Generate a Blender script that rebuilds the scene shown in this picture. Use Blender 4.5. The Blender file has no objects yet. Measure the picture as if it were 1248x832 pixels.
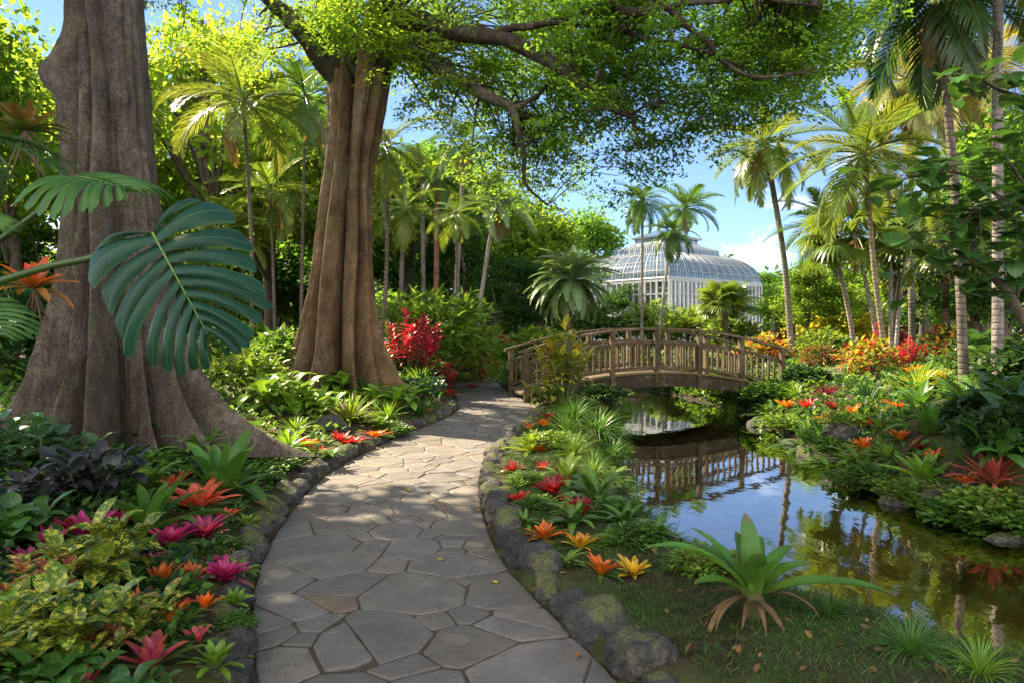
import bpy, math, random
import numpy as np
from mathutils import Vector, Matrix
R = math.radians
PI = math.pi
rng = np.random.default_rng(7)
random.seed(7)
scene = bpy.context.scene
COL = scene.collection

# ------------------------------------------------------------------ camera, sky, sun, exposure
EYE = 1.6
cam_d = bpy.data.cameras.new('camera')
cam_d.lens = 24.0; cam_d.sensor_width = 36.0
cam_d.shift_y = -16 / 1248
cam_d.clip_start = 0.05; cam_d.clip_end = 2000
cam = bpy.data.objects.new('camera', cam_d)
cam.location = (0, 0, EYE); cam.rotation_euler = (R(90), 0, 0)
COL.objects.link(cam); scene.camera = cam

SUN_EL, SUN_AZ = R(41), R(-52)            # azimuth from +Y (view direction), negative = to the left
S = Vector((math.sin(SUN_AZ) * math.cos(SUN_EL), math.cos(SUN_AZ) * math.cos(SUN_EL), math.sin(SUN_EL)))
sun_d = bpy.data.lights.new('sun', 'SUN')
sun_d.energy = 5.0; sun_d.angle = R(0.5); sun_d.color = (1.0, 0.84, 0.60)
sun = bpy.data.objects.new('sun', sun_d)
sun.rotation_euler = S.to_track_quat('Z', 'Y').to_euler()
sun.location = S * 60
COL.objects.link(sun)

world = bpy.data.worlds.new('World'); scene.world = world; world.use_nodes = True
wt = world.node_tree; wt.nodes.clear()
def wn(t, **k):
    n = wt.nodes.new(t)
    for a, b in k.items(): setattr(n, a, b)
    return n
w_out = wn('ShaderNodeOutputWorld'); w_bg = wn('ShaderNodeBackground')
sky = wn('ShaderNodeTexSky', sky_type='NISHITA', sun_disc=False, sun_elevation=SUN_EL, sun_rotation=SUN_AZ)
sky.air_density = 1.0; sky.dust_density = 0.2; sky.ozone_density = 3.0; sky.altitude = 3000
w_bg.inputs[1].default_value = 0.066
tc = wn('ShaderNodeTexCoord'); mp = wn('ShaderNodeMapping')
mp.inputs['Scale'].default_value = (1.0, 1.0, 2.6); mp.inputs['Location'].default_value = (3.1, 0.4, 0.35)
nz = wn('ShaderNodeTexNoise'); nz.inputs['Scale'].default_value = 3.6; nz.inputs['Detail'].default_value = 7; nz.inputs['Roughness'].default_value = 0.55
sep = wn('ShaderNodeSeparateXYZ')
lowband = wn('ShaderNodeMapRange'); lowband.inputs[1].default_value = 0.02; lowband.inputs[2].default_value = 0.30; lowband.inputs[3].default_value = 0.13; lowband.inputs[4].default_value = -0.10
leftb = wn('ShaderNodeMapRange'); leftb.inputs[1].default_value = -0.5; leftb.inputs[2].default_value = 0.1; leftb.inputs[3].default_value = 0.12; leftb.inputs[4].default_value = 0.0
backb = wn('ShaderNodeMapRange'); backb.inputs[1].default_value = -0.35; backb.inputs[2].default_value = 0.15; backb.inputs[3].default_value = 0.30; backb.inputs[4].default_value = 0.0  # adds unseen cloud behind the camera to whiten and brighten the ambient light
ad3 = wn('ShaderNodeMath', operation='ADD'); ad1 = wn('ShaderNodeMath', operation='ADD'); ad2 = wn('ShaderNodeMath', operation='ADD')
crp = wn('ShaderNodeMapRange'); crp.interpolation_type = 'SMOOTHSTEP'
crp.inputs[1].default_value = 0.61; crp.inputs[2].default_value = 0.74
mixc = wn('ShaderNodeMix', data_type='RGBA')
mixc.inputs[7].default_value = (12.5, 12.2, 11.8, 1)
L = wt.links.new
L(tc.outputs['Generated'], mp.inputs[0]); L(mp.outputs[0], nz.inputs['Vector'])
L(tc.outputs['Generated'], sep.inputs[0]); L(sep.outputs['Z'], lowband.inputs[0]); L(sep.outputs['X'], leftb.inputs[0])
L(nz.outputs['Fac'], ad1.inputs[0]); L(lowband.outputs[0], ad1.inputs[1]); L(ad1.outputs[0], ad2.inputs[0]); L(leftb.outputs[0], ad2.inputs[1])
L(sep.outputs['Y'], backb.inputs[0]); L(ad2.outputs[0], ad3.inputs[0]); L(backb.outputs[0], ad3.inputs[1]); L(ad3.outputs[0], crp.inputs[0]); L(crp.outputs[0], mixc.inputs[0]); L(sky.outputs[0], mixc.inputs[6])
L(mixc.outputs[2], w_bg.inputs[0]); L(w_bg.outputs[0], w_out.inputs[0])

vs = scene.view_settings
vs.view_transform = 'Standard'; vs.look = 'None'; vs.gamma = 1.0; vs.use_curve_mapping = False
vs.exposure = 2.05
cy = scene.cycles
cy.use_denoising = True
cy.max_bounces = 7; cy.diffuse_bounces = 4; cy.glossy_bounces = 4; cy.transmission_bounces = 5; cy.transparent_max_bounces = 8
cy.caustics_reflective = False; cy.caustics_refractive = False
cy.sample_clamp_indirect = 8.0

# ------------------------------------------------------------------ mesh builder and object helpers
class MB:
    def __init__(s): s.v = []; s.c = []; s.l = []; s.q = []; s.t = []; s.n = 0
    def add(s, v, quads=None, tris=None, col=(.5, .5, .5), lf=None):
        v = np.asarray(v, float).reshape(-1, 3); m = len(v)
        c = np.asarray(col, float)
        if c.ndim == 1: c = np.tile(c, (m, 1))
        s.v.append(v); s.c.append(c)
        s.l.append(np.zeros((m, 3)) if lf is None else np.asarray(lf, float).reshape(-1, 3))
        if quads is not None and len(quads): s.q.append(np.asarray(quads, int) + s.n)
        if tris is not None and len(tris): s.t.append(np.asarray(tris, int) + s.n)
        s.n += m
    def mesh(s, name, smooth=True):
        me = bpy.data.meshes.new(name)
        if not s.n: return me
        v = np.concatenate(s.v); c = np.concatenate(s.c); l = np.concatenate(s.l)
        q = np.concatenate(s.q) if s.q else np.zeros((0, 4), int)
        t = np.concatenate(s.t) if s.t else np.zeros((0, 3), int)
        me.vertices.add(len(v)); me.vertices.foreach_set('co', v.astype(np.float32).ravel())
        me.loops.add(q.size + t.size)
        me.loops.foreach_set('vertex_index', np.concatenate([q.ravel(), t.ravel()]).astype(np.int32))
        me.polygons.add(len(q) + len(t))
        ls = np.concatenate([np.arange(len(q)) * 4, q.size + np.arange(len(t)) * 3]).astype(np.int32)
        me.polygons.foreach_set('loop_start', ls)
        me.polygons.foreach_set('use_smooth', np.full(len(q) + len(t), smooth))
        a = me.color_attributes.new('Col', 'FLOAT_COLOR', 'POINT')
        a.data.foreach_set('color', np.concatenate([np.clip(c, 0, 1), np.ones((len(c), 1))], 1).astype(np.float32).ravel())
        b = me.attributes.new('lf', 'FLOAT_VECTOR', 'POINT')
        b.data.foreach_set('vector', l.astype(np.float32).ravel())
        me.update(calc_edges=True); me.validate()
        return me
    def build(s, name, mat, parent=None, smooth=True):
        me = s.mesh(name, smooth); me.materials.append(mat)
        return obj(name, me, parent)

def obj(name, me, parent=None, loc=None, rot=None, sc=None):
    o = bpy.data.objects.new(name, me); COL.objects.link(o)
    if parent is not None: o.parent = parent
    if loc is not None: o.location = loc
    if rot is not None: o.rotation_euler = rot
    if sc is not None: o.scale = (sc, sc, sc) if np.isscalar(sc) else sc
    return o
def tag(o, label=None, cat=None, group=None, kind=None):
    if label: o['label'] = label
    if cat: o['category'] = cat
    if group: o['group'] = group
    if kind: o['kind'] = kind
    return o
def thing(name, label, cat, loc=(0, 0, 0), rz=0.0, sc=1.0, group=None):
    return tag(obj(name, None, None, loc, (0, 0, rz), sc), label, cat, group)
def at(x, y, Y):
    """photo pixel (1248 x 832) at depth Y -> world point"""
    return np.array([(x - 624) / 832 * Y, Y, EYE - (y - 400) / 832 * Y])
ORD = 'first second third fourth fifth sixth seventh eighth ninth tenth eleventh twelfth thirteenth fourteenth fifteenth sixteenth seventeenth eighteenth nineteenth twentieth'.split()
ORD += ['twenty-' + o for o in ORD[:9]] + ['thirtieth'] + ['thirty-' + o for o in ORD[:9]] + ['fortieth'] + ['forty-' + o for o in ORD[:9]]

_k = np.random.default_rng(3).normal(size=(40, 3)); _ph = np.random.default_rng(4).uniform(0, 6.28, 40)
def wob(p, f=1.0, n=10, o=0):
    """cheap smooth noise in about -1..1"""
    p = np.asarray(p, float) * f
    return sum(np.sin(p @ _k[(o + i) % 40] * (1 + .13 * i) + _ph[(o + i) % 40]) for i in range(n)) / (n ** .5) * .8
def fbm(p, f=1.0, o=0):
    return wob(p, f, 8, o) + .5 * wob(p, f * 2.1, 8, o + 5) + .25 * wob(p, f * 4.3, 8, o + 11)
def smooth01(x): x = np.clip(x, 0, 1); return x * x * (3 - 2 * x)

def catmull(P, n=8, closed=False):
    P = np.asarray(P, float); out = []
    m = len(P)
    for i in range(m if closed else m - 1):
        p0, p1, p2, p3 = (P[(i - 1) % m], P[i], P[(i + 1) % m], P[(i + 2) % m]) if closed else (P[max(i - 1, 0)], P[i], P[i + 1], P[min(i + 2, m - 1)])
        t = (np.arange(n) / n)[:, None]
        out.append(.5 * (2 * p1 + (p2 - p0) * t + (2 * p0 - 5 * p1 + 4 * p2 - p3) * t ** 2 + (3 * p1 - p0 - 3 * p2 + p3) * t ** 3))
    if not closed: out.append(P[-1:])
    return np.concatenate(out)

def tube(mb, pts, rad, seg=8, col=(.3, .25, .2), cap=True, rough=0.0, col2=None):
    P = np.asarray(pts, float); n = len(P)
    rad = np.asarray(rad, float) * np.ones(n)
    T = np.gradient(P, axis=0); T /= np.linalg.norm(T, axis=1)[:, None] + 1e-9
    ref = np.array([0, 0, 1.0]) if abs(T[0][2]) < .9 else np.array([1.0, 0, 0])
    A = np.zeros_like(P); a = ref - T[0] * (ref @ T[0]); a /= np.linalg.norm(a)
    for i in range(n):
        a = a - T[i] * (a @ T[i]); a /= np.linalg.norm(a) + 1e-9; A[i] = a
    B = np.cross(T, A)
    th = np.arange(seg) / seg * 2 * PI
    V = P[:, None] + rad[:, None, None] * (np.cos(th)[None, :, None] * A[:, None] + np.sin(th)[None, :, None] * B[:, None])
    if rough:
        d = V - P[:, None]; V = P[:, None] + d * (1 + rough * wob(V.reshape(-1, 3), 3.0 / max(rad.mean(), .02) ** .5).reshape(n, seg, 1))
    i = np.arange(n - 1)[:, None] * seg; j = np.arange(seg)[None]; j2 = (j + 1) % seg
    Q = np.stack([i + j, i + j2, i + seg + j2, i + seg + j], -1).reshape(-1, 4)
    c = np.tile(np.asarray(col, float), (n * seg, 1))
    if col2 is not None:
        w = np.repeat(np.linspace(0, 1, n), seg)[:, None]; c = c * (1 - w) + np.asarray(col2) * w
    mb.add(V, Q, None, c)
    if cap:
        for k, r in ((0, 0), (n - 1, 1)):
            tri = [(0, (q + 2) if False else q + 1, (q + 1) % seg + 1) for q in range(seg)]
            if not r: tri = [(a_, c_, b_) for a_, b_, c_ in tri]
            mb.add(np.vstack([P[k], V[k]]), None, tri, c[k * seg])

def box(mb, c, s, rz=0.0, col=(.5, .5, .5), M=None):
    x, y, z = np.asarray(s, float) / 2
    v = np.array([(a, b, d) for d in (-z, z) for a, b in ((-x, -y), (x, -y), (x, y), (-x, y))])
    if M is not None: v = v @ np.asarray(M).T
    if rz: ca, sa = math.cos(rz), math.sin(rz); v = v @ np.array([[ca, sa, 0], [-sa, ca, 0], [0, 0, 1]])
    mb.add(v + np.asarray(c), [(3, 2, 1, 0), (4, 5, 6, 7), (0, 1, 5, 4), (1, 2, 6, 5), (2, 3, 7, 6), (3, 0, 4, 7)], None, col)

# ------------------------------------------------------------------ materials
def newmat(name):
    m = bpy.data.materials.new(name); m.use_nodes = True; nt = m.node_tree; nt.nodes.clear()
    def N(t, ins=None, **k):
        n = nt.nodes.new(t)
        for a, b in k.items(): setattr(n, a, b)
        for a, b in (ins or {}).items():
            if isinstance(b, bpy.types.NodeSocket): nt.links.new(b, n.inputs[a])
            else: n.inputs[a].default_value = b
        return n
    out = N('ShaderNodeOutputMaterial')
    return m, N, lambda s: nt.links.new(s, out.inputs[0])
def mth(N, op, a, b=0.0, c=None, clamp=False):
    ins = {0: a, 1: b}
    if c is not None: ins[2] = c
    n = N('ShaderNodeMath', ins, operation=op); n.use_clamp = clamp
    return n.outputs[0]
def mixrgb(N, f, a, b, bt='MIX'):
    return N('ShaderNodeMix', {0: f, 6: a, 7: b}, data_type='RGBA', blend_type=bt).outputs[2]
def ramp(N, f, stops):
    n = N('ShaderNodeValToRGB', {0: f}); e = n.color_ramp.elements
    while len(e) < len(stops): e.new(.5)
    for el, (p, c) in zip(e, stops): el.position = p; el.color = (*c, 1)
    return n.outputs[0]

def leaf_mat(name, transl=.4, rough=.45, spec=.4, vein=0.0, varieg=0.0, noise_scale=9.0, noise_amt=.35, tl_gain=1.5, spots=0.0, side=.6, tip=0.0):
    m, N, done = newmat(name)
    colr = N('ShaderNodeAttribute', attribute_name='Col').outputs['Color']
    lf = N('ShaderNodeSeparateXYZ', {0: N('ShaderNodeAttribute', attribute_name='lf').outputs['Vector']})
    u, v, rn = lf.outputs[0], lf.outputs[1], lf.outputs[2]
    geo = N('ShaderNodeNewGeometry')
    nz = N('ShaderNodeTexNoise', {'Vector': geo.outputs['Position'], 'Scale': noise_scale, 'Detail': 4.0})
    oi = N('ShaderNodeObjectInfo')
    br = mth(N, 'MULTIPLY_ADD', nz.outputs['Fac'], 2 * noise_amt, 1 - noise_amt)
    br = mth(N, 'MULTIPLY', br, mth(N, 'MULTIPLY_ADD', oi.outputs['Random'], .3, .85))
    c = mixrgb(N, 1.0, colr, N('ShaderNodeCombineColor', {0: br, 1: br, 2: br}).outputs[0], 'MULTIPLY')
    bump_in = None
    if vein or varieg:
        au = mth(N, 'ABSOLUTE', u)
        mid = mth(N, 'SUBTRACT', 1.0, mth(N, 'MULTIPLY', au, 11.0), clamp=True)
        ph = mth(N, 'MULTIPLY_ADD', v, 62.0, mth(N, 'MULTIPLY', au, -16.0))
        sid = mth(N, 'POWER', mth(N, 'MULTIPLY_ADD', mth(N, 'SINE', ph), .5, .5), 7.0)
        vm = mth(N, 'MAXIMUM', mid, mth(N, 'MULTIPLY', sid, side))
        bump_in = vm
        if varieg:
            n2 = N('ShaderNodeTexNoise', {'Vector': geo.outputs['Position'], 'Scale': 48.0, 'Detail': 2.0})
            pt = mth(N, 'MULTIPLY_ADD', n2.outputs['Fac'], 6.0, -3.1)
            pt = mth(N, 'ADD', pt, mth(N, 'MULTIPLY', vm, 1.1), clamp=True)
            pt = mth(N, 'MULTIPLY', pt, mth(N, 'MULTIPLY_ADD', rn, varieg * .6, .45), clamp=True)
            c = mixrgb(N, pt, c, (.62, .56, .07, 1))
        else:
            c = mixrgb(N, mth(N, 'MULTIPLY', vm, vein), c, mixrgb(N, .35, mixrgb(N, 1.0, c, (1.7, 1.7, 1.7, 1), 'MULTIPLY'), (.25, .33, .08, 1)))
    if spots:
        n3 = N('ShaderNodeTexNoise', {'Vector': geo.outputs['Position'], 'Scale': 26.0, 'Detail': 2.0})
        sp = mth(N, 'MULTIPLY', mth(N, 'SUBTRACT', n3.outputs['Fac'], .66, clamp=True), 9.0, clamp=True)
        c = mixrgb(N, mth(N, 'MULTIPLY', sp, spots), c, (.10, .055, .02, 1))
    if tip:
        n6 = N('ShaderNodeTexNoise', {'Vector': geo.outputs['Position'], 'Scale': 30.0, 'Detail': 3.0})
        tv = mth(N, 'MULTIPLY_ADD', n6.outputs['Fac'], .5, mth(N, 'SUBTRACT', v, 1.14))
        tv = mth(N, 'MULTIPLY', tv, 9.0, clamp=True)
        c = mixrgb(N, mth(N, 'MULTIPLY', tv, tip), c, (.16, .10, .045, 1))
    ins = {'Base Color': c, 'Roughness': rough, 'Specular IOR Level': spec}
    bsrc = nz.outputs['Fac'] if bump_in is None else mth(N, 'ADD', bump_in, mth(N, 'MULTIPLY', nz.outputs['Fac'], .6))
    ins['Normal'] = N('ShaderNodeBump', {'Height': bsrc, 'Strength': .25, 'Distance': .01}).outputs[0]
    p = N('ShaderNodeBsdfPrincipled', ins)
    tcol = mixrgb(N, 1.0, c, (tl_gain * 1.15, tl_gain * 1.05, tl_gain * .55, 1), 'MULTIPLY')
    tl = N('ShaderNodeBsdfTranslucent', {'Color': tcol})
    mx = N('ShaderNodeMixShader', {0: transl, 1: p.outputs[0], 2: tl.outputs[0]})
    done(mx.outputs[0]); return m

M = {}
M['tree'] = leaf_mat('tree_leaves', .60, .6, .15, noise_scale=.7, noise_amt=.25, tl_gain=1.9)
M['leaf'] = leaf_mat('soft_leaf', .42, .42, .4, vein=.25, noise_scale=7, tl_gain=1.7)
M['gloss'] = leaf_mat('glossy_leaf', .28, .30, .5, vein=.55, noise_scale=9, tl_gain=1.5)
M['strap'] = leaf_mat('strap_leaf', .34, .33, .45, noise_scale=14, noise_amt=.35, tl_gain=1.6, tip=.8)
M['petal'] = leaf_mat('coloured_bract', .36, .38, .4, noise_scale=22, noise_amt=.5, tl_gain=1.5, tip=.7)
M['varieg'] = leaf_mat('variegated_leaf', .30, .33, .45, varieg=1.3, noise_scale=10, tl_gain=1.4)
M['monstera'] = leaf_mat('split_leaf', .32, .46, .28, vein=.5, noise_scale=9, noise_amt=.4, tl_gain=1.4, spots=.5, side=0.0)
M['dry'] = leaf_mat('dry_leaf', .25, .75, .2, noise_scale=25, noise_amt=.5, tl_gain=1.2)
M['grass'] = leaf_mat('ground_leaf', .38, .5, .3, noise_scale=1.6, noise_amt=.4, tl_gain=1.6)

def bark_mat(name, vs=(9, 9, 3.6), fine=60.0, bump=.6, moss=.0, rings=0.0, dark=.45, crack=.3, orand=0.0):
    m, N, done = newmat(name)
    colr = N('ShaderNodeAttribute', attribute_name='Col').outputs['Color']
    geo = N('ShaderNodeNewGeometry')
    mp = N('ShaderNodeMapping', {0: geo.outputs['Position'], 'Scale': vs})
    n1 = N('ShaderNodeTexNoise', {'Vector': mp.outputs[0], 'Scale': 1.0, 'Detail': 6.0, 'Roughness': .65})
    n2 = N('ShaderNodeTexNoise', {'Vector': geo.outputs['Position'], 'Scale': fine, 'Detail': 3.0, 'Roughness': .7})
    n3 = N('ShaderNodeTexNoise', {'Vector': geo.outputs['Position'], 'Scale': 1.3, 'Detail': 4.0})
    f = mth(N, 'MULTIPLY_ADD', n1.outputs['Fac'], .9, -.15)
    f = mth(N, 'MULTIPLY', f, mth(N, 'MULTIPLY_ADD', n2.outputs['Fac'], 4.0, -1.0))
    h = mth(N, 'ADD', n1.outputs['Fac'], mth(N, 'MULTIPLY', n2.outputs['Fac'], .8))
    n5 = N('ShaderNodeTexNoise', {'Vector': N('ShaderNodeMapping', {0: geo.outputs['Position'], 'Scale': (26, 26, 8)}).outputs[0], 'Scale': 1.0, 'Detail': 8.0, 'Roughness': .7})
    crk = mth(N, 'MULTIPLY', mth(N, 'SUBTRACT', n5.outputs['Fac'], .5, clamp=True), crack * 6, clamp=True)
    h = mth(N, 'SUBTRACT', h, mth(N, 'MULTIPLY', crk, .8))
    br = mth(N, 'MULTIPLY', mth(N, 'MULTIPLY_ADD', f, 2.6, dark - .15), mth(N, 'MULTIPLY_ADD', crk, -.6, 1.0))
    if orand: br = mth(N, 'MULTIPLY', br, mth(N, 'MULTIPLY_ADD', N('ShaderNodeObjectInfo').outputs['Random'], orand, 1 - orand / 2))
    if rings:
        z = N('ShaderNodeSeparateXYZ', {0: geo.outputs['Position']}).outputs[2]
        rg = mth(N, 'POWER', mth(N, 'MULTIPLY_ADD', mth(N, 'SINE', mth(N, 'MULTIPLY_ADD', n3.outputs['Fac'], 9.0, mth(N, 'MULTIPLY', z, rings))), .5, .5), 4.0)
        br = mth(N, 'MULTIPLY', br, mth(N, 'MULTIPLY_ADD', rg, -.28, 1.0)); h = mth(N, 'SUBTRACT', h, rg)
    c = mixrgb(N, 1.0, colr, N('ShaderNodeCombineColor', {0: br, 1: br, 2: br}).outputs[0], 'MULTIPLY')
    nl = N('ShaderNodeTexNoise', {'Vector': geo.outputs['Position'], 'Scale': 5.5, 'Detail': 7.0, 'Roughness': .7})
    lich = mth(N, 'MULTIPLY', mth(N, 'SUBTRACT', mth(N, 'MULTIPLY_ADD', n3.outputs['Fac'], .5, mth(N, 'MULTIPLY', nl.outputs['Fac'], .6)), .57, clamp=True), 7.0, clamp=True)
    c = mixrgb(N, mth(N, 'MULTIPLY', lich, .55), c, (.22, .20, .155, 1))
    dk = mth(N, 'MULTIPLY', mth(N, 'SUBTRACT', .46, mth(N, 'MULTIPLY_ADD', n3.outputs['Fac'], .6, mth(N, 'MULTIPLY', nl.outputs['Fac'], .35)), clamp=True), 9.0, clamp=True)
    c = mixrgb(N, mth(N, 'MULTIPLY', dk, .6), c, (.03, .024, .018, 1))
    if moss:
        n4 = N('ShaderNodeTexNoise', {'Vector': geo.outputs['Position'], 'Scale': 2.6, 'Detail': 6.0, 'Roughness': .7})
        ms = mth(N, 'MULTIPLY', mth(N, 'SUBTRACT', n4.outputs['Fac'], .55, clamp=True), 7.0, clamp=True)
        c = mixrgb(N, mth(N, 'MULTIPLY', ms, moss), c, (.07, .10, .02, 1))
    p = N('ShaderNodeBsdfPrincipled', {'Base Color': c, 'Roughness': .85, 'Specular IOR Level': .25,
        'Normal': N('ShaderNodeBump', {'Height': h, 'Strength': bump, 'Distance': .03}).outputs[0]})
    done(p.outputs[0]); return m
M['bark'] = bark_mat('smooth_grey_bark', moss=.5, bump=1.0, fine=46)
M['palm_bark'] = bark_mat('palm_bark', vs=(14, 14, 5), fine=70, rings=58, bump=.5)
M['wood'] = bark_mat('weathered_wood', vs=(22, 22, 22), fine=90, bump=.3, dark=.55, moss=.35, orand=.6)
M['stem'] = leaf_mat('green_stem', .1, .45, .4, noise_scale=18, noise_amt=.3)

def rock_mat(name, moss=.6):
    m, N, done = newmat(name)
    geo = N('ShaderNodeNewGeometry'); oi = N('ShaderNodeObjectInfo')
    colr = N('ShaderNodeAttribute', attribute_name='Col').outputs['Color']
    n1 = N('ShaderNodeTexNoise', {'Vector': geo.outputs['Position'], 'Scale': 16.0, 'Detail': 8.0, 'Roughness': .7})
    n2 = N('ShaderNodeTexNoise', {'Vector': geo.outputs['Position'], 'Scale': 4.0, 'Detail': 6.0, 'Roughness': .65})
    vo = N('ShaderNodeTexVoronoi', {'Vector': geo.outputs['Position'], 'Scale': 45.0})
    br = mth(N, 'MULTIPLY', mth(N, 'MULTIPLY_ADD', n1.outputs['Fac'], 2.4, -.2), mth(N, 'MULTIPLY_ADD', oi.outputs['Random'], .7, .7))
    c = mixrgb(N, 1.0, colr, N('ShaderNodeCombineColor', {0: br, 1: br, 2: br}).outputs[0], 'MULTIPLY')
    c = mixrgb(N, mth(N, 'MULTIPLY', mth(N, 'SUBTRACT', n2.outputs['Fac'], .52, clamp=True), 4.0, clamp=True), c, (.20, .17, .11, 1))
    nzs = N('ShaderNodeSeparateXYZ', {0: geo.outputs['Normal']}).outputs[2]
    ms = mth(N, 'MULTIPLY_ADD', nzs, .35, mth(N, 'MULTIPLY_ADD', n2.outputs['Fac'], 1.6, -1.05))
    ms = mth(N, 'MULTIPLY', mth(N, 'ADD', ms, mth(N, 'MULTIPLY_ADD', oi.outputs['Random'], .3, -.15)), 5.0, clamp=True)
    c = mixrgb(N, mth(N, 'MULTIPLY', ms, moss), c, mixrgb(N, n1.outputs['Fac'], (.04, .06, .012, 1), (.16, .17, .04, 1)))
    h = mth(N, 'ADD', n1.outputs['Fac'], mth(N, 'MULTIPLY', vo.outputs['Distance'], .5))
    p = N('ShaderNodeBsdfPrincipled', {'Base Color': c, 'Roughness': .85, 'Specular IOR Level': .3,
        'Normal': N('ShaderNodeBump', {'Height': h, 'Strength': 1.0, 'Distance': .035}).outputs[0]})
    done(p.outputs[0]); return m
M['rock'] = rock_mat('volcanic_rock', .75)

def simple_mat(name, rough=.6, spec=.4, metal=0.0, noise=20.0, amt=.2, bump=.1):
    m, N, done = newmat(name)
    colr = N('ShaderNodeAttribute', attribute_name='Col').outputs['Color']
    geo = N('ShaderNodeNewGeometry')
    n1 = N('ShaderNodeTexNoise', {'Vector': geo.outputs['Position'], 'Scale': noise, 'Detail': 5.0})
    br = mth(N, 'MULTIPLY_ADD', n1.outputs['Fac'], 2 * amt, 1 - amt)
    c = mixrgb(N, 1.0, colr, N('ShaderNodeCombineColor', {0: br, 1: br, 2: br}).outputs[0], 'MULTIPLY')
    p = N('ShaderNodeBsdfPrincipled', {'Base Color': c, 'Roughness': rough, 'Specular IOR Level': spec, 'Metallic': metal,
        'Normal': N('ShaderNodeBump', {'Height': n1.outputs['Fac'], 'Strength': bump, 'Distance': .02}).outputs[0]})
    done(p.outputs[0]); return m
M['white'] = simple_mat('white_metal', .45, .4, noise=3, amt=.15)

# flagstone
def stone_mat():
    m, N, done = newmat('flagstone')
    geo = N('ShaderNodeNewGeometry')
    colr = N('ShaderNodeAttribute', attribute_name='Col').outputs['Color']
    rn = N('ShaderNodeSeparateXYZ', {0: N('ShaderNodeAttribute', attribute_name='lf').outputs['Vector']}).outputs[2]
    off = N('ShaderNodeVectorMath', {0: geo.outputs['Position'], 1: N('ShaderNodeCombineXYZ', {0: mth(N, 'MULTIPLY', rn, 37.0), 1: mth(N, 'MULTIPLY', rn, 91.0), 2: rn}).outputs[0]}, operation='ADD').outputs[0]
    n1 = N('ShaderNodeTexNoise', {'Vector': off, 'Scale': 90.0, 'Detail': 4.0, 'Roughness': .7})
    n2 = N('ShaderNodeTexNoise', {'Vector': off, 'Scale': 5.0, 'Detail': 7.0, 'Roughness': .6, 'Distortion': .6})
    n3 = N('ShaderNodeTexNoise', {'Vector': geo.outputs['Position'], 'Scale': 1.1, 'Detail': 5.0})
    br = mth(N, 'MULTIPLY', mth(N, 'MULTIPLY_ADD', n1.outputs['Fac'], .9, .55), mth(N, 'MULTIPLY_ADD', n2.outputs['Fac'], 1.0, .5))
    c = mixrgb(N, 1.0, colr, N('ShaderNodeCombineColor', {0: br, 1: br, 2: br}).outputs[0], 'MULTIPLY')
    rust = mth(N, 'MULTIPLY', mth(N, 'SUBTRACT', n3.outputs['Fac'], .5, clamp=True), 3.0, clamp=True)
    c = mixrgb(N, mth(N, 'MULTIPLY', rust, .32), c, (.20, .145, .095, 1))
    crk = N('ShaderNodeTexNoise', {'Vector': off, 'Scale': 3.0, 'Detail': 8.0, 'Roughness': .55, 'Distortion': 1.2})
    line = mth(N, 'SUBTRACT', 1.0, mth(N, 'MULTIPLY', mth(N, 'ABSOLUTE', mth(N, 'SUBTRACT', crk.outputs['Fac'], .5)), 90.0), clamp=True)
    c = mixrgb(N, mth(N, 'MULTIPLY', line, .35), c, (.04, .035, .03, 1))
    h = mth(N, 'ADD', mth(N, 'MULTIPLY', n1.outputs['Fac'], .35), mth(N, 'MULTIPLY_ADD', line, -.3, n2.outputs['Fac']))
    p = N('ShaderNodeBsdfPrincipled', {'Base Color': c, 'Roughness': mth(N, 'MULTIPLY_ADD', n2.outputs['Fac'], .3, .5), 'Specular IOR Level': .35,
        'Normal': N('ShaderNodeBump', {'Height': h, 'Strength': .45, 'Distance': .015}).outputs[0]})
    done(p.outputs[0]); return m
M['flag'] = stone_mat()

def soil_mat():
    m, N, done = newmat('garden_soil')
    geo = N('ShaderNodeNewGeometry'); z = N('ShaderNodeSeparateXYZ', {0: geo.outputs['Position']}).outputs[2]
    n1 = N('ShaderNodeTexNoise', {'Vector': geo.outputs['Position'], 'Scale': 14.0, 'Detail': 8.0, 'Roughness': .7})
    n2 = N('ShaderNodeTexNoise', {'Vector': geo.outputs['Position'], 'Scale': 1.5, 'Detail': 6.0})
    n4 = N('ShaderNodeTexNoise', {'Vector': geo.outputs['Position'], 'Scale': 1.1, 'Detail': 8.0, 'Roughness': .62, 'Distortion': .5})
    soil = ramp(N, n1.outputs['Fac'], [(.3, (.018, .012, .007)), (.55, (.055, .036, .02)), (.75, (.11, .075, .04))])
    green = mixrgb(N, mth(N, 'MULTIPLY', mth(N, 'SUBTRACT', n2.outputs['Fac'], .42, clamp=True), 5.0, clamp=True), soil, mixrgb(N, n1.outputs['Fac'], (.015, .03, .006, 1), (.08, .11, .02, 1)))
    sand = ramp(N, n4.outputs['Fac'], [(.30, (.06, .045, .012)), (.46, (.32, .23, .065)), (.60, (.60, .45, .16))])
    sand = mixrgb(N, .35, sand, mixrgb(N, 1.0, sand, mixrgb(N, n1.outputs['Fac'], (.2, .2, .2, 1), (2, 2, 2, 1)), 'MULTIPLY'))
    damp = mth(N, 'MULTIPLY_ADD', z, -9.0, -1.7, clamp=True)
    green = mixrgb(N, mth(N, 'MULTIPLY', damp, .8), green, (.018, .014, .008, 1))
    wet = mth(N, 'MULTIPLY_ADD', z, -8.0, -2.9, clamp=True)
    c = mixrgb(N, wet, green, sand)
    p = N('ShaderNodeBsdfPrincipled', {'Base Color': c, 'Roughness': .9, 'Specular IOR Level': .2,
        'Normal': N('ShaderNodeBump', {'Height': n1.outputs['Fac'], 'Strength': .7, 'Distance': .04}).outputs[0]})
    done(p.outputs[0]); return m
M['soil'] = soil_mat()

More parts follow.
